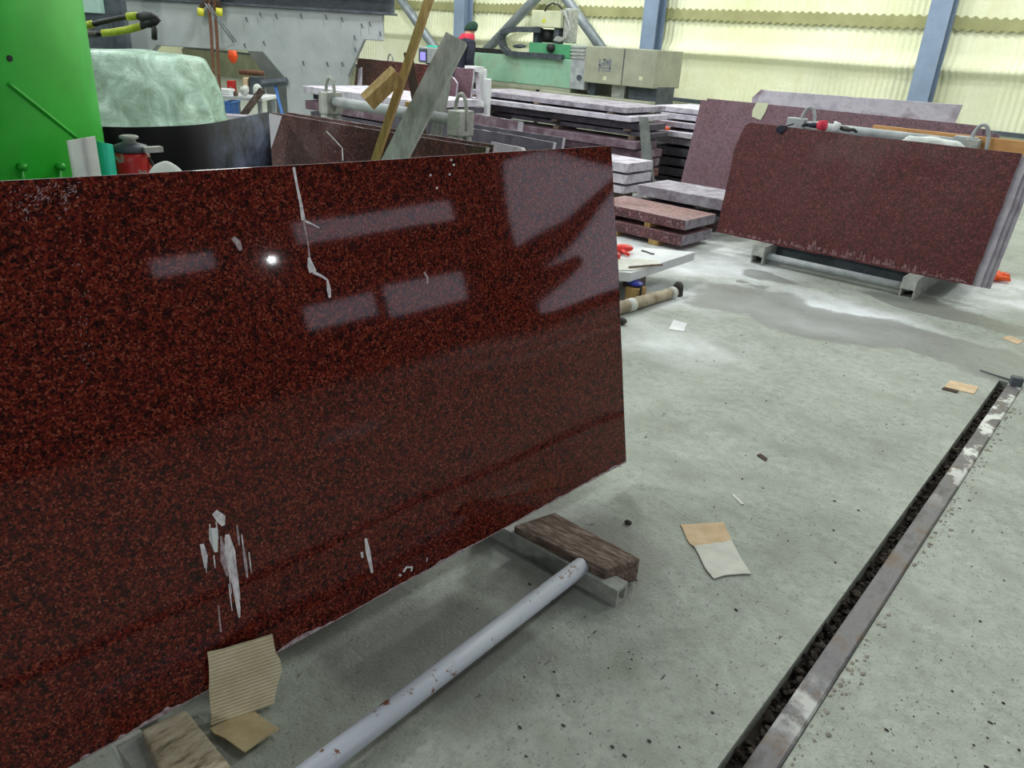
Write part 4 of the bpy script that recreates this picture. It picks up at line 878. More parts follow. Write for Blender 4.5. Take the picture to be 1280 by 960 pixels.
m = MB(); m.prism(rough_edge(pl, .07, .006, 61), (0, .03, .0), 0, 1); o = m.build('granite_slab', [M['granite_mid'], M['edge_light']], bevel=.002); tag(o, 'brown-red slab standing upright behind the white-topped pile and lumber strip', 'stone slab')
m = MB(); pl2 = [ony(441, 112, Yb - .26), ony(447, 112, Yb - .26), ony(451, 84, Yb - .22), ony(448, 86, Yb - .22)]
pl2[0].z = pl2[1].z = .12; m.prism(rough_edge(pl2, .05, .006, 4), (0, .03, 0)); o = m.build('granite_slab', M['edge_white']); tag(o, 'narrow white offcut leaning on the left end of the upright brown-red slab', 'stone slab')
rb_ = Thing('slab_rack', 'steel rack whose loop shows above the upright brown-red slab', 'rack', (pl[0].x + 1, Yb + .3, 0), 'slab racks')
for px in (484, 540):
    x = ony(px, 70, Yb + .1).x
    rb_.part('foot', MB().bb((x - .04, Yb - .5, 0), (x + .04, Yb + .9, .115)), M['channel_steel'], bevel=.004)
    rb_.part('post', MB().tube([(x, Yb + .16, .1), (x, Yb + .16, 1.22)], .04, 12), M['channel_steel'], smooth=True)
    zl = ony(484, 77, Yb + .16).z - .02
    rb_.part('lifting_loop', MB().tube([(x - .05, Yb + .16, zl - .1)] + [(x + .055 * math.cos(math.pi * (1 - k / 10)), Yb + .16, zl + .02 + .10 * math.sin(math.pi * k / 10)) for k in range(11)] + [(x + .05, Yb + .16, zl - .1)], .011, 8), M['channel_steel'], smooth=True)
# lilac slab beside the plank on a white frame
Yc = 7.4
pl = [ony(567, 121, Yc), ony(588, 124, Yc), ony(592, 86, Yc), ony(569, 84, Yc)]; pl[0].z = pl[1].z = .1; pl[0].y = pl[1].y = Yc - .1
m = MB(); m.prism(rough_edge(pl, .06, .008, 4), (0, .03, 0), 0, 1); o = m.build('granite_slab', [M['granite_dusty'], M['edge_white']]); tag(o, 'lilac-pink slab standing upright just right of the weathered plank', 'stone slab')
pl = [ony(556, 119, Yc - .15), ony(570, 121, Yc - .15), ony(571, 104, Yc - .15), ony(566, 97, Yc - .15), ony(561, 95, Yc - .15)]; pl[0].z = pl[1].z = .1; pl[0].y = pl[1].y = Yc - .25
m = MB(); m.prism(rough_edge(pl, .06, .012, 5), (0, .03, 0), 0, 1); o = m.build('granite_slab', [M['granite_dusty'], M['edge_white']]); tag(o, 'small broken lilac slab in front of the taller lilac one, behind the plank', 'stone slab')
t = Thing('trestle_frame', 'white triangular frame standing beside the lilac slab', 'frame', (ony(599, 100, Yc).x, Yc + .1, 0))
apx_ = ony(593, 86, Yc + .1)
for dxx in (-.16, .26): t.part('leg', MB().tube([(apx_.x + dxx * 1.0, Yc + .1, 0), (apx_.x + dxx * .12, Yc + .1, apx_.z)], .035, 4), M['edge_white'])
t.part('crossbar', MB().bb((apx_.x - .16, Yc + .07, apx_.z - .42), (apx_.x + .16, Yc + .13, apx_.z - .36)), M['white'])
t.part('cap', MB().bb((apx_.x - .1, Yc + .03, apx_.z - .03), (apx_.x + .1, Yc + .17, apx_.z + .03)), M['white'])
a = ony(603, 86, Yc + .35); b = ony(612, 113, Yc + .35)
o = MB().bb((ony(596, 88, Yc + .3).x, Yc + .3, 0), (ony(605, 88, Yc + .3).x, Yc + .36, ony(602, 86, Yc + .3).z)).build('white_box', M['white'], bevel=.01); tag(o, 'tall white block standing behind the triangular frame', 'block')
a = ony(604, 98, Yc + .2); b = ony(613, 98, Yc + .2)
o = MB().bb((ony(605, 98, Yc + .2).x, Yc + .2, 0), (ony(611, 98, Yc + .2).x, Yc + .26, a.z)).build('white_box', M['white'], bevel=.01); tag(o, 'low white block right of the triangular frame', 'block')
# ------------------------------------------------------------------ green tank, ledge and the things standing on it
ax = V((-3.527, .833, 0)); rad = .60
tk = Thing('green_tank', 'bright green cylindrical tank at the left edge', 'tank', ax)
tk.part('shell', MB().lathe(ax, [(rad, .12), (rad, 2.3), (rad - .02, 2.33)], 96), M['green_tank'], smooth=False, bevel=.01)
for p in tk.o.children[0].data.polygons: p.use_smooth = True
tk.part('base_ring', MB().lathe(ax, [(rad + .05, 0), (rad + .05, .12), (rad, .125)], 48), M['dark_steel'])
def on_cyl(px, py):
    r = ray(px, py); ox, oy = -ax.x, -ax.y; a = r.x ** 2 + r.y ** 2; b = 2 * (ox * r.x + oy * r.y); c = ox * ox + oy * oy - rad ** 2; dsc = max(0, b * b - 4 * a * c); return EYE + r * ((-b - math.sqrt(dsc)) / (2 * a))
pts = [on_cyl(10 + 85 * i / 12, 104 + 68 * i / 12) for i in range(13)]
tk.part('weld_seam', MB().tube(pts, .007, 8), M['green_tank'], smooth=True)
for px, py in ((25, 208), (72, 208)):
    p = on_cyl(px, py); nn = (p - V((ax.x, ax.y, p.z))).normalized(); tk.part('bolt', MB().tube([p - nn * .005, p + nn * .025], .013, 10), M['green_tank'], smooth=True)
    tk.part('lug', MB().tube([p + V((0, 0, -.012)), p + V((0, 0, -.10))], .008, 8), M['green_tank'], smooth=True)
p = on_cyl(12, 73); nn = (p - V((ax.x, ax.y, p.z))).normalized(); tk.part('dark_chip', MB().lathe(p, [(.012, -.004), (.009, .003)], 10, rot=nn.to_track_quat('Z', 'Y').to_matrix()), M['black'])
zl = .93
lx0, lx1, ly0, ly1 = -3.05, -2.42, .55, 1.72
tk.part('ledge', MB().bb((lx0, ly0, zl - .03), (lx1, ly1, zl)), M['dark_steel'], bevel=.003)
for x, y in ((lx1 - .04, ly0 + .04), (lx1 - .04, ly1 - .04), (lx0 + .04, ly1 - .04)): tk.part('ledge_leg', MB().bb((x - .02, y - .02, 0), (x + .02, y + .02, zl - .03)), M['dark_steel'])
def at_ledge(px, py, d): r = ray(px, py); return EYE + r * (d / FPX)
cy = (ly0 + ly1) / 2
# red can
dC = 2.75
c = at_ledge(167, 216, dC); rt_ = at_ledge(188, 216, dC); rc = (at_ledge(187.5, 205, dC) - at_ledge(145, 205, dC)).length / 2
ztop = at_ledge(166, 188, dC).z
t = Thing('milk_can', 'scuffed red can with a grey lid behind the big polished slab', 'can', (c.x, c.y, zl))
def red_can():
    q_ = NT('scuffed red enamel'); f_ = q_.ramp(q_.noise(16, 6, .7), [(.56, 0.0), (.62, 1.0)]); q_.base(q_.mix(f_, lin(176, 20, 18), lin(140, 128, 122))); q_.rough(.4); return q_.done()
M['red_can'] = red_can()
o_ = V((c.x, c.y, 0))
t.part('body', MB().lathe(o_, [(rc * .97, zl), (rc, zl + .01), (rc * 1.02, ztop - .02), (rc * .98, ztop - .004), (rc * .92, ztop)], 40), M['red_can'], smooth=True)
lid = t.part('lid', MB().lathe(o_, [(rc * .86, ztop), (rc * 1.0, ztop + .004), (rc * 1.0, ztop + .016), (rc * .88, ztop + .022), (rc * .5, ztop + .03), (rc * .42, ztop + .03)], 40), M['dark_steel'], smooth=True)
t.part('knob', MB().lathe(o_, [(rc * .38, ztop + .028), (rc * .34, ztop + .042), (rc * .52, ztop + .046), (rc * .52, ztop + .053), (rc * .4, ztop + .056)], 30), M['channel_steel'], smooth=True, under=lid)
e = (rt_ - c).normalized(); fwd = (EYE - o_); fwd.z = 0; fwd.normalize()
t.part('wire_handle', MB().tube([o_ - e * rc * 1.0 + V((0, 0, ztop - .02)), o_ - e * rc * .9 + fwd * rc * .5 + V((0, 0, ztop - .07)), o_ - e * rc * .35 + fwd * rc * 1.02 + V((0, 0, ztop - .14))], .0018, 6), M['channel_steel'])
t.part('side_handle', MB().tube([o_ + e * rc * 1.0 + V((0, 0, ztop - .02)), o_ + e * rc * 1.35 + V((0, 0, ztop - .065)), o_ + e * rc * 1.62 + V((0, 0, ztop - .10))], .006, 8), M['black'])
t.part('lid_tab', MB().bb(o_ + e * rc * .95 + V((0, -.02, ztop + .0)), o_ + e * rc * 1.6 + V((0, .02, ztop + .016))), M['channel_steel'])
# rolled white and teal sheet, white cloth
dB = 2.62
def sheet_of(label, name, pix, dep, mat, curl, cat):
    pts = [at_ledge(x, y, dep) for x, y in pix]; vw = (pts[0] - EYE).normalized(); m = MB(); m.prism(pts, vw * .004); o = m.build(name, M[mat]); tag(o, label, cat); return o
# white flap: curved panel standing on the ledge
def curved_panel(label, name, px0, px1, top0, top1, dep, mat, bow, cat, zb=zl):
    m = MB(); N_ = 14; F_ = []
    for i in range(N_ + 1):
        s_ = i / N_; x = px0 + (px1 - px0) * s_; tp = at_ledge(x, top0 + (top1 - top0) * s_, dep - bow * math.sin(math.pi * s_)); F_.append(tp)
    vw = (F_[0] - EYE); vw.z = 0; vw.normalize(); th = vw * .004
    for i in range(N_):
        a, b = F_[i], F_[i + 1]; m.prism([V((a.x, a.y, zb)), V((b.x, b.y, zb)), b, a], th)
    o = m.build(name, M[mat]); tag(o, label, cat); return o
curved_panel('white-faced curved plastic flap standing between the green tank and red can', 'plastic_flap', 83, 119, 176, 170, 2.52, 'paper', .05, 'sheet')
curved_panel('bright teal plastic container beside the red can', 'teal_container', 116, 141, 175, 181, 2.62, 'teal', .04, 'container')
cw = at_ledge(207, 214, 2.6)
o = MB().blob((cw.x, cw.y, zl + .012 + (cw.z + .012 - zl) / 2), (.055, .075, (cw.z + .02 - zl) / 2 + .004), .04, 2, 4, 4).build('white_cloth', M['paper'], smooth=True); tag(o, 'rounded white cloth bundle right of the red can', 'cloth')
# ------------------------------------------------------------------ black curved sheet
zt_ = 1.10; path = [onz(112, 158, zt_), onz(165, 159, zt_), onz(205, 158, zt_), onz(240, 156.5, zt_), onz(270, 153, zt_), onz(300, 147, zt_), onz(322, 142.5, zt_), onz(335, 140, zt_)]
path = [path[0] - (path[1] - path[0]).normalized() * .8] + path
sm = []
for i in range(len(path) - 1):
    p0, p1, p2, p3 = path[max(0, i - 1)], path[i], path[i + 1], path[min(len(path) - 1, i + 2)]
    for k in range(6):
        s_ = k / 6; sm.append(.5 * ((2 * p1) + (p2 - p0) * s_ + (2 * p0 - 5 * p1 + 4 * p2 - p3) * s_ ** 2 + (3 * p1 - p0 - 3 * p2 + p3) * s_ ** 3))
sm.append(path[-1])
sm = [p for p in sm if (p - V((ax.x, ax.y, p.z))).length > rad + .06]
m = MB(); n_ = len(sm); m.add([V((p.x, p.y, zt_)) for p in sm] + [V((p.x, p.y, 0)) for p in sm], [(i, i + 1, n_ + i + 1, n_ + i) for i in range(n_ - 1)])
o = m.build('black_sheet', M['black_sheet'], smooth=True, loc=(sm[0].x, 1.7, 0)); q_ = o.modifiers.new('solid', 'SOLIDIFY'); q_.thickness = .008; q_.offset = 0
tag(o, 'curved black sheet fence with a bluish-grey right end, behind the red can', 'sheet')
sheet_of  # (helper kept for the small things below)
# crossbeam and hoses over the left side
Yh = 4.2
hp = lambda x, y, Y=Yh: ony(x, y, Y)
def tank_side(p): dd = p - V((ax.x, ax.y, p.z)); return V((ax.x, ax.y, p.z)) + dd.normalized() * (rad + .0)
D_ = 3.9
hd = lambda x, y, d=D_: at_ledge(x, y, d)
hs = Thing('hydraulic_hose', 'black hydraulic hose loop with yellow wraps sticking out beside the green tank', 'hose', hd(150, 35))
root_u = V((ax.x, ax.y, hd(108, 32).z)) + (hd(108, 32, 3.6) - V((ax.x, ax.y, hd(108, 32).z))).normalized() * (rad - .02)
pu = [root_u, hd(106, 33), hd(125, 28), hd(148, 23), hd(160, 21), hd(172, 20), hd(184, 20), hd(194, 22), hd(198, 25), hd(194, 29), hd(184, 31), hd(176, 34), hd(160, 38), hd(140, 41), hd(128, 42), hd(116, 43)]
hs.part('hose', MB().tube(pu, .013, 12), M['black'], smooth=True)
hs.part('upper_wrap', MB().tube([hd(159, 21), hd(165, 20.5), hd(172, 20)], .019, 12), M['yellow_wrap'], smooth=True)
hs.part('lower_wrap', MB().tube([hd(128, 41.5), hd(140, 40.5), hd(158, 37.5), hd(176, 33)], .0175, 12), M['yellow_wrap'], smooth=True)
hs.part('end_wrap', MB().tube([hd(107, 32.5), hd(116, 30)], .019, 12), M['yellow_wrap'], smooth=True)
hs.part('head', MB().tube([hd(173, 20), hd(180, 22), hd(190, 23), hd(197, 24)], [.02, .03, .028, .016], 12), M['black'], smooth=True)
hs.part('head', MB().tube([hd(177, 31), hd(187, 29), hd(196, 25)], [.016, .022, .018], 12), M['black'], smooth=True)
hs.part('trigger_lever', MB().tube([hd(192, 30), hd(193, 36), hd(193, 49)], [.006, .014, .014], 8), M['black'], smooth=True)
hs.part('hose_anchor', MB().tube([hd(120, 43), tank_side(hd(112, 43, 3.7))], .018, 10), M['black'], smooth=True)
# this corner of the hall stands at an angle to the back wall: it is built square in its own frame, then turned
YAW = math.atan2(-fw.x, fw.y); RZ = Matrix.Rotation(YAW, 3, 'Z'); RZI = RZ.transposed(); ony_hall = ony
def ony(x, y, Y): r = RZI @ ray(x, y); return EYE + r * (Y / r.y)
before = set(o.name for o in C.objects)
# ------------------------------------------------------------------ draped machine under plastic film
Yd = 8.6
xl = ony(113, 62, Yd).x - 1.3; xr = ony(283, 150, Yd + .3).x; xt = ony(252, 78, Yd).x
zpk = ony(215, 68, Yd + .2).z
m = MB(); NU, NV = 90, 40; vs = []
for i in range(NU + 1):
    a = 2 * math.pi * i / NU
    ca, sa = math.cos(a), math.sin(a)
    for j in range(NV + 1):
        s_ = j / NV
        # superellipse body, flaring to the hem
        k = (1 - (1 - min(1, s_ * 1.35)) ** 5); zz = 1.0 - max(0, (s_ - .30) / .70)
        fl_ = .84 + .16 * max(0, s_ - .3) / .7
        ex = abs(ca) ** .55 * (1 if ca > 0 else -1); ey = abs(sa) ** .55 * (1 if sa > 0 else -1)
        fold = .045 * math.sin(a * 13 + 3 * noise.noise(V((ca * 2, sa * 2, 0)))) * max(0, s_ - .3) * 1.6
        cxm, hw = (xl + xr) / 2, (xr - xl) / 2
        x = cxm + (hw * k * fl_ + fold) * ex; y = Yd + .45 + (.5 * k * fl_ + fold) * ey
        topz = zpk + .03 * noise.noise(V((x * 1.7, y * 2, 0))) - .10 * max(0, -ex) * 0
        z = topz * zz if s_ > .3 else topz - .06 * (s_ / .3) ** 3
        if s_ > .3: z = (topz - .06) * zz
        q_ = V((x * 1.5, y * 1.5, z * 1.5)); dsp = .05 * noise.noise(q_ * 1.6) + .03 * noise.noise(q_ * 4)
        vs.append(V((x + dsp * ex * min(1, s_ * 2), y + dsp * ey * min(1, s_ * 2), max(.0, z + dsp * .5 * (1 - s_)))))
W1 = NV + 1
fs = [(i * W1 + j, i * W1 + j + 1, ((i + 1) % NU) * W1 + j + 1, ((i + 1) % NU) * W1 + j) for i in range(NU) for j in range(NV)]
m.add(vs, fs); o = m.build('plastic_cover', M['plastic'], smooth=True); tag(o, 'wrinkled pale green plastic sheet draped over a machine, left background', 'cover')
# ------------------------------------------------------------------ concrete gantry walls
Yg = 11.2
def P2(px, py, Y=Yg): p = ony(px, py, Y); return (p.x, p.z)
lft = ony(150, 0, Yg).x - 2.2
zlin = sum(P2(x, y)[1] for x, y in ((185, 58), (250, 60), (300, 62))) / 3
xo_l = P2(168, 68)[0]; xo_r = P2(357, 100)[0]; xr_leg = P2(435, 108)[0]; xtip = P2(478, 40)[0]; zcap = P2(474, 18)[1]; zund = P2(474, 51)[1]
cham = .32
out = [(lft, 0), (xo_l, 0), (xo_l, zlin - cham), (xo_l + cham, zlin), (xo_r - cham * .9, zlin), (xo_r, zlin - cham * 1.0), (xo_r, 0), (xr_leg, 0), (xr_leg, P2(437, 96)[1]), (P2(455, 52)[0], zund), (xtip, zund), (xtip, zcap), (lft, zcap)]
g_ = Thing('concrete_gantry', 'pale cast concrete gantry wall with an arched opening, left background', 'gantry', ((lft + xtip) / 2, Yg, 0))
m = MB(); m.prism([V((x, Yg, z)) for x, z in out], (0, .16, 0)); g_.part('front_wall', m, M['portal'], bevel=.01)
Yg2 = 13.6; sh = .1
out2 = [(lft, 0), (xo_l, 0), (xo_l, zlin - cham), (xo_l + cham, zlin), (xo_r - cham * .9 - 2.0, zlin)]
xo2 = ony(331, 95, Yg2).x
out2 = [(lft - 3, 0), (xo_l - 3.0, 0), (xo_l - 3.0, zlin - .3), (xo_l - 2.7, zlin), (ony(305, 62, Yg2).x, zlin), (xo2, ony(331, 95, Yg2).z), (xo2, 0), (ony(420, 90, Yg2).x, 0), (ony(420, 90, Yg2).x, ony(420, 30, Yg2).z), (lft - 3, zcap)]
m = MB(); m.prism([V((x, Yg2, z)) for x, z in out2], (0, .38, 0)); g_.part('rear_wall', m, M['concrete_shaded'], bevel=.01)
# steel bridge beam on top
m = MB(); zb_ = zcap; xe = P2(490, 10)[0]
for z0_, z1_, y0_, y1_ in ((zb_, zb_ + .03, -.05, .45), (zb_ + .03, zb_ + .27, .18, .21), (zb_ + .27, zb_ + .30, -.05, .45)): m.bb((lft, Yg + y0_, z0_), (xe, Yg + y1_, z1_))
g_.part('steel_beam', m, M['dark_steel'])
m = MB()
for x, y in ((308, 22), (325, 16), (345, 18), (376, 18), (407, 19), (427, 22), (306, 55), (330, 52), (379, 77), (409, 78), (428, 78), (444, 60), (452, 30), (462, 28), (475, 40), (443, 45)):
    p = ony(x, y, Yg); m.tube([V((p.x, Yg + .02, p.z)), V((p.x, Yg - .03, p.z)), V((p.x + .02, Yg - .04, p.z - .05))], .008, 6)
g_.part('tie_stub', m, M['dark_steel'])['kind'] = 'stuff'
# teal cabinet on a dark stand at the top left, cables
Yq = 10.4
a = ony(109, 16, Yq); b = ony(127, -14, Yq)
t = Thing('control_cabinet', 'pale teal control box on a dark stand behind the green tank, top left', 'cabinet', ((a.x + b.x) / 2, Yq, 0))
t.part('box', MB().bb((a.x, Yq - .12, a.z), (b.x, Yq + .12, b.z)), M['teal_pale'], bevel=.01)
t.part('stand', MB().bb((a.x - .05, Yq - .08, 0), (a.x + .30, Yq + .08, a.z)), M['dark_steel'])
t.part('cable_tray', MB().bb((b.x, Yq + .0, .0), (b.x + .22, Yq + .12, b.z + .2)), M['dark_steel'])
def cable(label, pts, r, mat='black', grp=None): o = MB().tube(pts, r, 8).build('cable', M[mat], smooth=True); tag(o, label, 'cable', grp); return o
Yk = Yg - .085
cable('black cable hanging slantwise across the concrete gantry behind the hose', [ony(128, -14, Yk), ony(133, 2, Yk), ony(143, 26, Yk), ony(152, 46, Yk), ony(163, 70, Yk)], .022)
cable('thin dark cable looping down from the teal control box', [ony(110, 22, Yq + .1), ony(112, 42, Yk - .3), ony(120, 52, Yk - .15), ony(130, 61, Yk), ony(142, 66, Yk)], .018)
# hanging brown straps with yellow sleeves
for k, (xa, xb, lab) in enumerate(((261, 268, 'brown lifting strap hanging in front of the gantry, left of the pair'), (268, 275, 'brown lifting strap hanging in front of the gantry, right of the pair'))):
    a = ony(xa, -6, Yg - .10); a.z = zcap + .31; b = ony(xb + (0 if k else 0), 115 + 4 * k, Yg - .14); t = Thing('lifting_strap', lab, 'strap', (b.x, b.y, b.z))
    mid_ = a.lerp(b, .5); w_ = .02
    m = MB(); m.prism([a + V((-w_, 0, 0)), a + V((w_, 0, 0)), mid_ + V((w_ + .01, 0, 0)), b + V((w_, 0, 0)), b + V((-w_, 0, 0)), mid_ + V((-w_ + .01, 0, 0))], (0, -.012, 0)); t.part('webbing', m, M['rust_strap'])
    y_ = ony((251, 274)[k], 10, Yg - .13); z_ = ony((251, 274)[k], 20, Yg - .13)
    t.part('yellow_sleeve', MB().tube([y_, z_], .045, 8), M['yellow'], smooth=True)
    t.part('hook', MB().tube([a, ony((258, 272)[k], 0, Yg - .13), y_], .03, 8), M['wood_dark'], smooth=True)
for k, (x0_, y0_, x1_, y1_) in enumerate(((256, 4, 292, 53), (260, 5, 295, 52))):
    o = MB().tube([ony(x0_, y0_, Yg - .36), ony(x1_, y1_, Yg - .012)], .007, 8).build('steel_bar', M['tube_steel'], smooth=True); tag(o, ('thin steel bar slanting across the gantry beside the straps, left one', 'thin steel bar slanting across the gantry beside the straps, right one')[k], 'bar')
# ------------------------------------------------------------------ cluttered bench seen through the arch
Yw = 12.3
bp = lambda x, y, Y=Yw: ony(x, y, Y)
za = bp(300, 121).z
t = Thing('work_bench', 'cluttered white-topped bench seen through the gantry arch', 'bench', (bp(300, 130).x, Yw + .3, 0))
bx0, bx1 = bp(270, 121).x, bp(328, 126).x
t.part('top', MB().bb((bx0, Yw, za - .05), (bx1, Yw + .8, za)), M['white'], bevel=.006)
t.part('shelf', MB().bb((bx0 + .1, Yw + .05, za - .42), (bx1 - .1, Yw + .75, za - .38)), M['white'])
for x in (bx0 + .06, bx1 - .06):
    for y in (Yw + .06, Yw + .74): t.part('leg', MB().bb((x - .03, y - .03, 0), (x + .03, y + .03, za - .05)), M['grey_paint'])
def bench_item(label, name, cat, pa, pb, dy, mat, kind='box', dep=.25, seed=0):
    a = bp(*pa, Yw + dy); b = bp(*pb, Yw + dy); x0_, x1_ = min(a.x, b.x), max(a.x, b.x); zt2 = max(a.z, b.z); zb2 = za
    if kind == 'box': o = MB().bb((x0_, Yw + dy, zb2), (x1_, Yw + dy + dep, zt2)).build(name, M[mat], bevel=.01)
    else: h = (zt2 - zb2) / 2; o = MB().blob(((x0_ + x1_) / 2, Yw + dy + dep / 2, zb2 + h * 1.12), ((x1_ - x0_) / 2.2, dep / 2, h), .3, 2.5, seed, 3).build(name, M[mat], smooth=True)
    tag(o, label, cat)
bench_item('white carton on the left end of the cluttered bench', 'carton', 'box', (270, 111), (287, 121), .1, 'white')
bench_item('crumpled white bag in the middle of the cluttered bench', 'plastic_bag', 'bag', (297, 108), (307, 120), .05, 'paper', 'blob', .28, 3)
bench_item('crumpled white bag at the right of the cluttered bench', 'plastic_bag', 'bag', (313, 106), (323, 120), .12, 'paper', 'blob', .26, 5)
bench_item('small brown jar between carton and bag on the cluttered bench', 'jar', 'jar', (291, 114), (296, 120), .02, 'timber', 'box', .08)
bench_item('dark red canister behind the jar on the cluttered bench', 'canister', 'canister', (283, 101), (291, 119), .42, 'red_can', 'box', .2)
bench_item('dark grey case behind the bags on the cluttered bench', 'case', 'case', (311, 96), (326, 118), .5, 'dark_steel', 'box', .25)
bench_item('pale brown box beside the dark case on the cluttered bench', 'carton', 'box', (303, 97), (310, 118), .48, 'cardboard', 'box', .25)
p0 = bp(292, 95, Yw + .62); p1 = bp(330, 96, Yw + .62); zc_ = bp(318, 95.5, Yw + .5).z
o = MB().tube([V((p0.x + .1, Yw + .62, zc_ + .045)), V((p1.x, Yw + .62, zc_ + .045))], .04, 12).build('pipe_length', M['rust_strap'], smooth=True); tag(o, 'brown pipe lying across the top of the dark case on the bench', 'pipe')
# orange helmet-like item hanging on the column behind
c = ony(291, 70, Yg2 - .15); t = Thing('orange_hood', 'orange plastic hood hanging beyond the gantry arch', 'hood', (c.x, Yg2 - .15, c.z - .15))
t.part('shell', MB().blob((c.x, Yg2 - .15, c.z), (.075, .06, .11), .2, 2.5, 3, 3), M['orange'], smooth=True); t.part('strap', MB().tube([(c.x, Yg2 - .1, c.z + .08), (c.x, Yg2 - .03, c.z + .42), (c.x, Yg2 - .012, zlin + .1)], .01, 8), M['black'])
# blue bin, timber and sledgehammer
a = ony(283, 126, 11.8); b = ony(294, 143, 11.8)
t = Thing('blue_bin', 'blue plastic bin standing in front of the cluttered bench', 'bin', ((a.x + b.x) / 2, 11.85, 0))
m = MB(); m.bb((a.x, 11.7, 0), (b.x, 12.0, a.z)); t.part('body', m, M['blue'], bevel=.02); t.part('rim', MB().bb((a.x - .02, 11.68, a.z - .03), (b.x + .02, 12.02, a.z)), M['blue'], bevel=.006)
top = ony(328, 112, 12.2); mid = ony(316, 128, 12.17); stick('pale timber plank leaning diagonally on the bench under the arch', top, mid, .10, .04, 'timber')
o = MB().bb((ony(276, 140, 11.5).x, 11.42, 0), (ony(322, 140, 11.5).x, 11.65, ony(300, 144, 11.5).z)).build('pink_block', M['granite_grey'], bevel=.01); tag(o, 'pale stone block on the floor below the blue bin', 'block')
a = ony(340, 107, 11.0); b = ony(350, 136, 11.0); dh = (b - a).normalized(); e_ = b + dh * ((b.z) / -dh.z)
t = Thing('sledgehammer', 'sledgehammer with a blue handle leaning on the gantry leg', 'hammer', e_)
a2 = V((a.x, Yg - .07, a.z)); e2 = V((e_.x, Yg - .35, 0.0)); t.loc = e2; t.o.location = e2
t.part('handle', MB().tube([e2 + V((0, 0, .012)), a2], .02, 12), M['blue'], smooth=True)
t.part('head', MB().tube([a2 + V((-.17, 0, .01)), a2 + V((.17, 0, .06))], .05, 8), M['dark_steel'])
for o in C.objects:
    if o.name not in before and o.parent is None: o.location = RZ @ o.location; o.rotation_euler = (0, 0, YAW)
ony = ony_hall
# ------------------------------------------------------------------ bridge cutting machine
Ym = 11.6
mp = lambda x, y, Y=Ym: ony(x, y, Y)
t = Thing('stone_saw', 'pale green bridge cutting machine with a grey cover, back centre', 'machine', (mp(725, 110).x, Ym + .4, 0))
zt2, zb2 = mp(660, 70).z, mp(660, 106).z
xl_, xr_ = mp(545, 70).x, mp(717, 75).x
t.part('bridge_beam', MB().bb((xl_, Ym, zb2), (xr_, Ym + .6, zt2)), M['machine_green'], bevel=.02)
t.part('lower_rib', MB().bb((xl_, Ym - .03, zb2 - .06), (xr_, Ym + .5, zb2)), M['machine_grey'])
a, b = mp(718, 57), mp(734, 110)
ep = t.part('end_panel', MB().bb((a.x, Ym - .06, mp(726, 112).z), (mp(735, 80).x, Ym + .66, mp(726, 57).z)), M['grey_paint'], bevel=.012)
cz_ = mp(727, 97); t.part('socket', MB().tube([(cz_.x, Ym - .09, cz_.z), (cz_.x, Ym - .06, cz_.z)], .045, 16), M['dark_steel'], under=ep)
for k in range(4): zz = mp(726, 59 + k * 4.5).z; t.part('rail_slot', MB().bb((a.x - .02, Ym - .075, zz - .012), (mp(735, 60).x, Ym - .06, zz + .012)), M['channel_steel'], under=ep)
hz0, hz1 = mp(780, 107).z, mp(780, 60).z
cv = t.part('grey_cover', MB().bb((mp(735, 80).x, Ym - .1, hz0), (mp(823, 85).x, Ym + .75, hz1)), M['machine_grey'], bevel=.012)
xs_ = mp(783, 85).x; t.part('cover_seam', MB().bb((xs_ - .008, Ym - .104, hz0 + .01), (xs_ + .008, Ym - .098, hz1 - .01)), M['dark_steel'], under=cv)
# maker's emblem on the cover: a blocky grey-blue mark
m = MB(); ex0, ex1 = mp(753, 80).x, mp(768, 80).x; ez0, ez1 = mp(760, 90).z, mp(760, 74).z; ew, eh = ex1 - ex0, ez1 - ez0
for u0, v0, u1, v1 in ((.0, .45, .12, 1), (.0, .45, .35, .56), (.2, .62, .45, .72), (.4, .5, .52, 1), (.3, .88, .52, 1), (.6, .5, .7, .95), (.6, .72, .82, .82), (.78, .5, .9, 1), (.92, .45, 1, 1), (.0, .0, .1, .32), (.0, .28, 1, .38), (.35, .0, .45, .22), (.55, .05, .9, .14), (.9, .0, 1, .4)):
    m.bb((ex0 + ew * u0, Ym - .104, ez0 + eh * v0), (ex0 + ew * u1, Ym - .100, ez0 + eh * v1))
M['emblem'] = mottled('grey blue emblem', lin(112, 116, 128), lin(128, 132, 144), 4, .6, bump=0)
t.part('emblem', m, M['emblem'], under=cv)
for px in (760, 805): c = mp(px, 98); t.part('warning_sticker', MB().bb((c.x - .035, Ym - .103, c.z - .03), (c.x + .035, Ym - .1, c.z + .03)), M['cream'], under=cv)
for x0_, x1_, mt in ((mp(735, 110).x, mp(742, 110).x, 'dark_steel'), (mp(763, 110).x, mp(779, 110).x, 'channel_steel'), (mp(784, 110).x, mp(820, 110).x, 'dark_steel'), (mp(560, 100).x, mp(575, 100).x, 'dark_steel'), (mp(668, 110).x, mp(682, 110).x, 'black')):
    t.part('pedestal', MB().bb((x0_, Ym + .05, 0), (x1_, Ym + .6, hz0 + .02 if x0_ > mp(730, 100).x else zb2)), M[mt])
t.part('base_beam', MB().bb((mp(680, 122).x, Ym - .15, 0), (mp(818, 122).x, Ym + .7, mp(740, 119).z)), M['machine_grey'], bevel=.01)
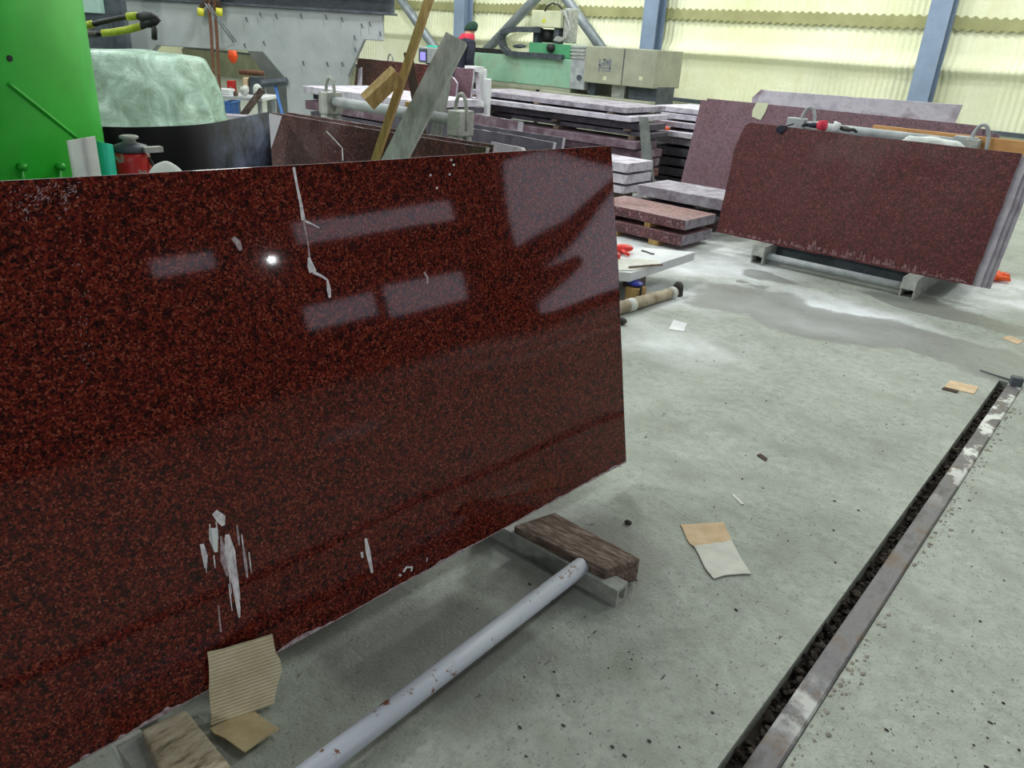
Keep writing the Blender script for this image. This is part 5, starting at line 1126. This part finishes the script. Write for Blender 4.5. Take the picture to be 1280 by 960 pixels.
# carriage
cx0, cx1 = mp(660, 60).x, mp(712, 60).x
t.part('carriage', MB().bb((cx0, Ym + .02, zt2), (cx1, Ym + .5, mp(685, 54).z)), M['machine_deep'], bevel=.015)
hx = mp(689, 60); t.part('carriage_hub', MB().tube([(hx.x, Ym - .05, hx.z), (hx.x, Ym + .05, hx.z)], .07, 18), M['black'], smooth=True)
el = t.part('electrics_box', MB().bb((mp(664, 25).x, Ym + .0, mp(680, 34).z), (mp(701, 25).x, Ym + .4, mp(680, 13).z)), M['cream'], bevel=.012)
c = mp(680, 25); m = MB(); m.prism([V((c.x - .05, Ym - .004, c.z - .04)), V((c.x + .05, Ym - .004, c.z - .04)), V((c.x, Ym - .004, c.z + .045))], (0, .004, 0)); t.part('warning_sign', m, M['yellow'], under=el)
t.part('motor', MB().tube([(mp(677, 45).x, Ym + .2, mp(677, 53).z), (mp(677, 45).x, Ym + .2, mp(677, 36).z)], .11, 18), M['black'], smooth=True)
for px in (667, 693): t.part('carriage_post', MB().bb((mp(px, 45).x - .05, Ym + .05, mp(px, 56).z), (mp(px, 45).x + .05, Ym + .2, mp(px, 34).z)), M['dark_steel'])
t.part('spindle_column', MB().bb((mp(702, 30).x, Ym + .05, mp(706, 54).z), (mp(710, 30).x, Ym + .3, mp(706, 10).z)), M['channel_steel'], bevel=.02)
for k in range(5): p0 = mp(701 + k * 1.5, 12 + k * 3); t.part('cable_loop', MB().tube([p0, mp(706 + k, 14 + 3 * k), mp(711 + k * .8, 30 + k * 3), mp(708 - k * 2, 48 + k), mp(696 - k, 46 + k)], .014, 6), M['channel_steel'], smooth=True)
t.part('cable_loop', MB().tube([mp(681, 14), mp(684, 8), mp(691, 4), mp(698, 6), mp(703, 12)], .014, 6), M['black'], smooth=True)
# cable chain: along the beam, loops up to the carriage
ch = [(704, 72), (690, 70.5), (670, 69), (650, 68), (636, 66.5), (630, 60), (627, 50), (628, 42), (634, 38), (644, 36.5), (660, 37), (676, 37.5)]
m = MB(); pts = [mp(x, y, Ym - .02) for x, y in ch]
acc = []
for i in range(len(pts) - 1):
    for k in range(7): acc.append(pts[i].lerp(pts[i + 1], k / 7))
for i in range(0, len(acc) - 1):
    a, b = acc[i], acc[i + 1]; d = (b - a).normalized(); R_ = Matrix((d, V((0, 1, 0)), d.cross(V((0, 1, 0))))).transposed(); m.box((a + b) / 2, ((b - a).length * .82, .13, .085), R_)
t.part('cable_chain', m, M['dark_steel'])
m = MB()
for i in range(30): x = xl_ + .1 + i * (mp(628, 65).x - xl_ - .1) / 30; m.bb((x, Ym + .0, zt2), (x + .05, Ym + .14, zt2 + .075))
t.part('cable_chain', m, M['black'])
c0, c1 = mp(642, 58), mp(657, 58); t.part('cable_plug', MB().tube([c0, mp(650, 57.5), c1], [.02, .04, .02], 8), M['dark_steel'], smooth=True)
# control console beside the worker
Yc_ = 10.4
a, b = ony(523, 78, Yc_), ony(546, 60, Yc_)
t = Thing('control_console', 'grey control console with a lit purple screen in front of the worker', 'console', ((a.x + b.x) / 2, Yc_ + .1, 0))
zc0, zc1 = ony(535, 79, Yc_).z, ony(535, 59, Yc_).z
t.part('housing', MB().bb((a.x, Yc_, zc0), (b.x, Yc_ + .25, zc1)), M['grey_paint'], bevel=.015)
f_ = t.part('screen_frame', MB().bb((ony(524, 70, Yc_).x, Yc_ - .012, ony(529, 77, Yc_).z), (ony(534, 70, Yc_).x, Yc_, ony(529, 61, Yc_).z)), M['dark_steel'])
t.part('screen', MB().bb((ony(526, 70, Yc_).x, Yc_ - .016, ony(529, 75.5, Yc_).z), (ony(532.5, 70, Yc_).x, Yc_ - .012, ony(529, 65, Yc_).z)), M['screen'], under=f_)
t.part('pedestal', MB().bb(((a.x + b.x) / 2 - .1, Yc_ + .05, 0), ((a.x + b.x) / 2 + .1, Yc_ + .2, zc0)), M['dark_steel'])
pts = [ony(531 + i * 1.6, 58.5 + (i % 3) * 1.2 - (1.5 if i in (4, 5) else 0), Yc_ + .05) for i in range(9)]
o = MB().tube([V((p.x, Yc_ + .1, max(p.z, zc1 + .014))) for p in pts], .016, 8).build('string_coil', M['teal'], smooth=True); tag(o, 'coil of teal cord lying on top of the control console', 'cord')
# ------------------------------------------------------------------ the worker
def lean(v): return V((v.x, v.y + max(0, v.z - .95) * .42, v.z - max(0, v.z - .95) * .05))
def skin_body(name, verts, edges, radii, mat, parent, root=0, sub=2, loc=None):
    me = bpy.data.meshes.new(name); me.from_pydata([lean(V(v)) for v in verts], edges, []); o = bpy.data.objects.new(name, me); C.objects.link(o); o.parent = parent
    me.materials.append(M[mat])
    s_ = o.modifiers.new('skin', 'SKIN'); s_.use_smooth_shade = True
    for i, r in enumerate(radii): me.skin_vertices[0].data[i].radius = r if isinstance(r, tuple) else (r, r); me.skin_vertices[0].data[i].use_root = (i == root)
    q_ = o.modifiers.new('sub', 'SUBSURF'); q_.levels = sub; q_.render_levels = sub; return o
Yw_ = 10.45
pc = ony(569, 70, Yw_); wz = ony(580, 25, Yw_).z
pt = Thing('person', 'worker in dark green hat and navy jacket with red collar, seen from behind', 'person', (pc.x, Yw_, 0))
S = wz / 1.75          # metres per figure metre
pr = pt.o; pr.rotation_euler = (0, 0, math.radians(-4)); pr.scale = (S, S, S)
# local frame: faces +y (towards the machine), x to the right
BV = [(0, 0, .95), (0, .0, 1.15), (0, -.01, 1.36), (0, .0, 1.50), (0, .03, 1.58), (0, .04, 1.68), (0, .04, 1.745),
      (.17, -.01, 1.43), (.25, .0, 1.14), (.19, .22, .99), (.17, .30, .98), (-.17, -.01, 1.43), (-.25, .0, 1.14), (-.21, .22, .99), (-.19, .30, .98),
      (.095, 0, .90), (.11, .02, .50), (.12, -.02, .09), (.13, .12, .04), (-.095, 0, .90), (-.11, .02, .50), (-.12, -.02, .09), (-.13, .12, .04)]
BE = [(0, 1), (1, 2), (2, 3), (3, 4), (4, 5), (5, 6), (2, 7), (7, 8), (8, 9), (9, 10), (2, 11), (11, 12), (12, 13), (13, 14), (0, 15), (15, 16), (16, 17), (17, 18), (0, 19), (19, 20), (20, 21), (21, 22)]
BR = [(.13, .11), (.14, .10), (.15, .10), .055, (.07, .08), (.078, .095), .05, .06, .045, .034, .034, .06, .045, .034, .034, .08, .058, .042, .04, .08, .058, .042, .04]
for sgn, wx, ci in ((1, .17, 10), (-1, -.19, 14)):
    for k in range(4):
        b0 = len(BV); xx = wx + (k - 1.5) * .022
        BV += [(xx, .35, .985 - .002 * abs(k - 1.5)), (xx, .385 + (.01 if k in (1, 2) else 0), .98), (xx, .405 + (.012 if k in (1, 2) else 0), .96)]; BE += [(ci, b0), (b0, b0 + 1), (b0 + 1, b0 + 2)]; BR += [.011, .0095, .008]
    b0 = len(BV); BV += [(wx - sgn * .042, .32, .985), (wx - sgn * .05, .35, .975)]; BE += [(ci, b0), (b0, b0 + 1)]; BR += [.012, .010]
skin_body('body', BV, BE, BR, 'skin', pr)
m = MB(); m.blob((0, .142, 1.655), (.014, .022, .022), 0, 1, 0, 2); m.blob((0, .125, 1.605), (.028, .012, .007), 0, 1, 0, 2)
for sx in (-1, 1): m.blob((sx * .085, .035, 1.655), (.012, .02, .032), 0, 1, 0, 2)
def lpart(name, mb, mat, smooth=True, under=None):
    mb.v = [lean(v) for v in mb.v]; o = mb.build(name, M[mat] if not isinstance(mat, list) else [M[x] for x in mat], under or pr, (0, 0, 0), 0, smooth); return o
lpart('face', m, 'skin')
m = MB(); m.blob((-.03, .128, 1.675), (.010, .008, .006), 0, 1, 0, 2); m.blob((.03, .128, 1.675), (.010, .008, .006), 0, 1, 0, 2); lpart('eyes', m, 'black')
jk = skin_body('jacket', [(0, 0, .86), (0, 0, 1.0), (0, -.01, 1.2), (0, -.015, 1.38), (0, -.005, 1.47), (.19, -.01, 1.42), (.275, .0, 1.14), (.20, .20, 1.0), (-.19, -.01, 1.42), (-.275, .0, 1.14), (-.22, .20, 1.0)],
    [(0, 1), (1, 2), (2, 3), (3, 4), (3, 5), (5, 6), (6, 7), (3, 8), (8, 9), (9, 10)], [(.185, .15), (.19, .15), (.20, .15), (.19, .14), (.11, .10), .085, .07, .052, .085, .07, .052], 'navy', pr, 1)
skin_body('trousers', [(0, 0, .92), (.10, 0, .86), (.115, .02, .50), (.125, -.015, .07), (-.10, 0, .86), (-.115, .02, .50), (-.125, -.015, .07)], [(0, 1), (1, 2), (2, 3), (0, 4), (4, 5), (5, 6)], [(.15, .13), .10, .078, .07, .10, .078, .07], 'navy', pr)
for sx in (-1, 1):
    m = MB(); m.blob((sx * .13, .06, .045), (.055, .14, .045), 0, 1, 0, 3); lpart('boot', m, 'black')
m = MB(); m.lathe((0, .035, 1.635), [(.100, 0), (.108, .015), (.108, .05), (.096, .10), (.062, .138), (.02, .152)], 24); lpart('knit_hat', m, 'dark_green')
m = MB(); m.lathe((0, .01, 1.475), [(.135, 0), (.14, .03), (.122, .07), (.108, .105), (.10, .11)], 24); lpart('collar', m, 'crimson')
m = MB(); m.blob((-.19, -.10, 1.43), (.055, .035, .05), .1, 2, 1, 2); lpart('shoulder_patch', m, 'crimson')
m = MB(); m.blob((-.235, -.06, 1.40), (.04, .045, .02), .1, 2, 1, 2); m.blob((-.285, .0, 1.27), (.02, .03, .03), .1, 2, 2, 2); lpart('reflective_patch', m, 'paper')
LK = 1.08; EXPO = 0.0
# ------------------------------------------------------------------ light
LIGHTS = [(-12, 3, 6, 420), (-6, .8, 6, 420), (-6.5, 6.5, 6, 520), (-12, 9, 6, 420), (-3, 11, 6, 420), (-9, 11.5, 6, 420), (1, 9, 6, 380), (1.5, 3.5, 6, 170), (-19, 6, 6, 420), (-5, -4.6, 5.2, 700), (5.5, -3.2, 3.0, 310)]  # last two are added fills brightening upright faces, not high bays
for i, (x, y, z, e) in enumerate(LIGHTS):
    L = bpy.data.lights.new('bay_or_fill_light', 'POINT'); L.shadow_soft_size = .28; L.energy = e * LK; L.color = (.98, 1.0, .975)
    o = bpy.data.objects.new('bay_or_fill_light', L); C.objects.link(o); o.location = (x, y, z)
L = bpy.data.lights.new('wall_lamp', 'POINT'); L.shadow_soft_size = .038; L.energy = 12; L.color = (.95, .97, 1)
o = bpy.data.objects.new('wall_lamp', L); C.objects.link(o); o.location = (6.8, 4.75, 1.96)
w = bpy.data.worlds.new('world'); bpy.context.scene.world = w; w.use_nodes = True
w.node_tree.nodes['Background'].inputs[0].default_value = (.8, .9, 1, 1); w.node_tree.nodes['Background'].inputs[1].default_value = .3
sc = bpy.context.scene
sc.view_settings.view_transform = 'Standard'; sc.view_settings.look = 'None'; sc.view_settings.gamma = 1; sc.view_settings.use_curve_mapping = False; sc.view_settings.exposure = EXPO
sc.cycles.use_denoising = True; sc.cycles.max_bounces = 8; sc.cycles.diffuse_bounces = 5; sc.cycles.sample_clamp_indirect = 6
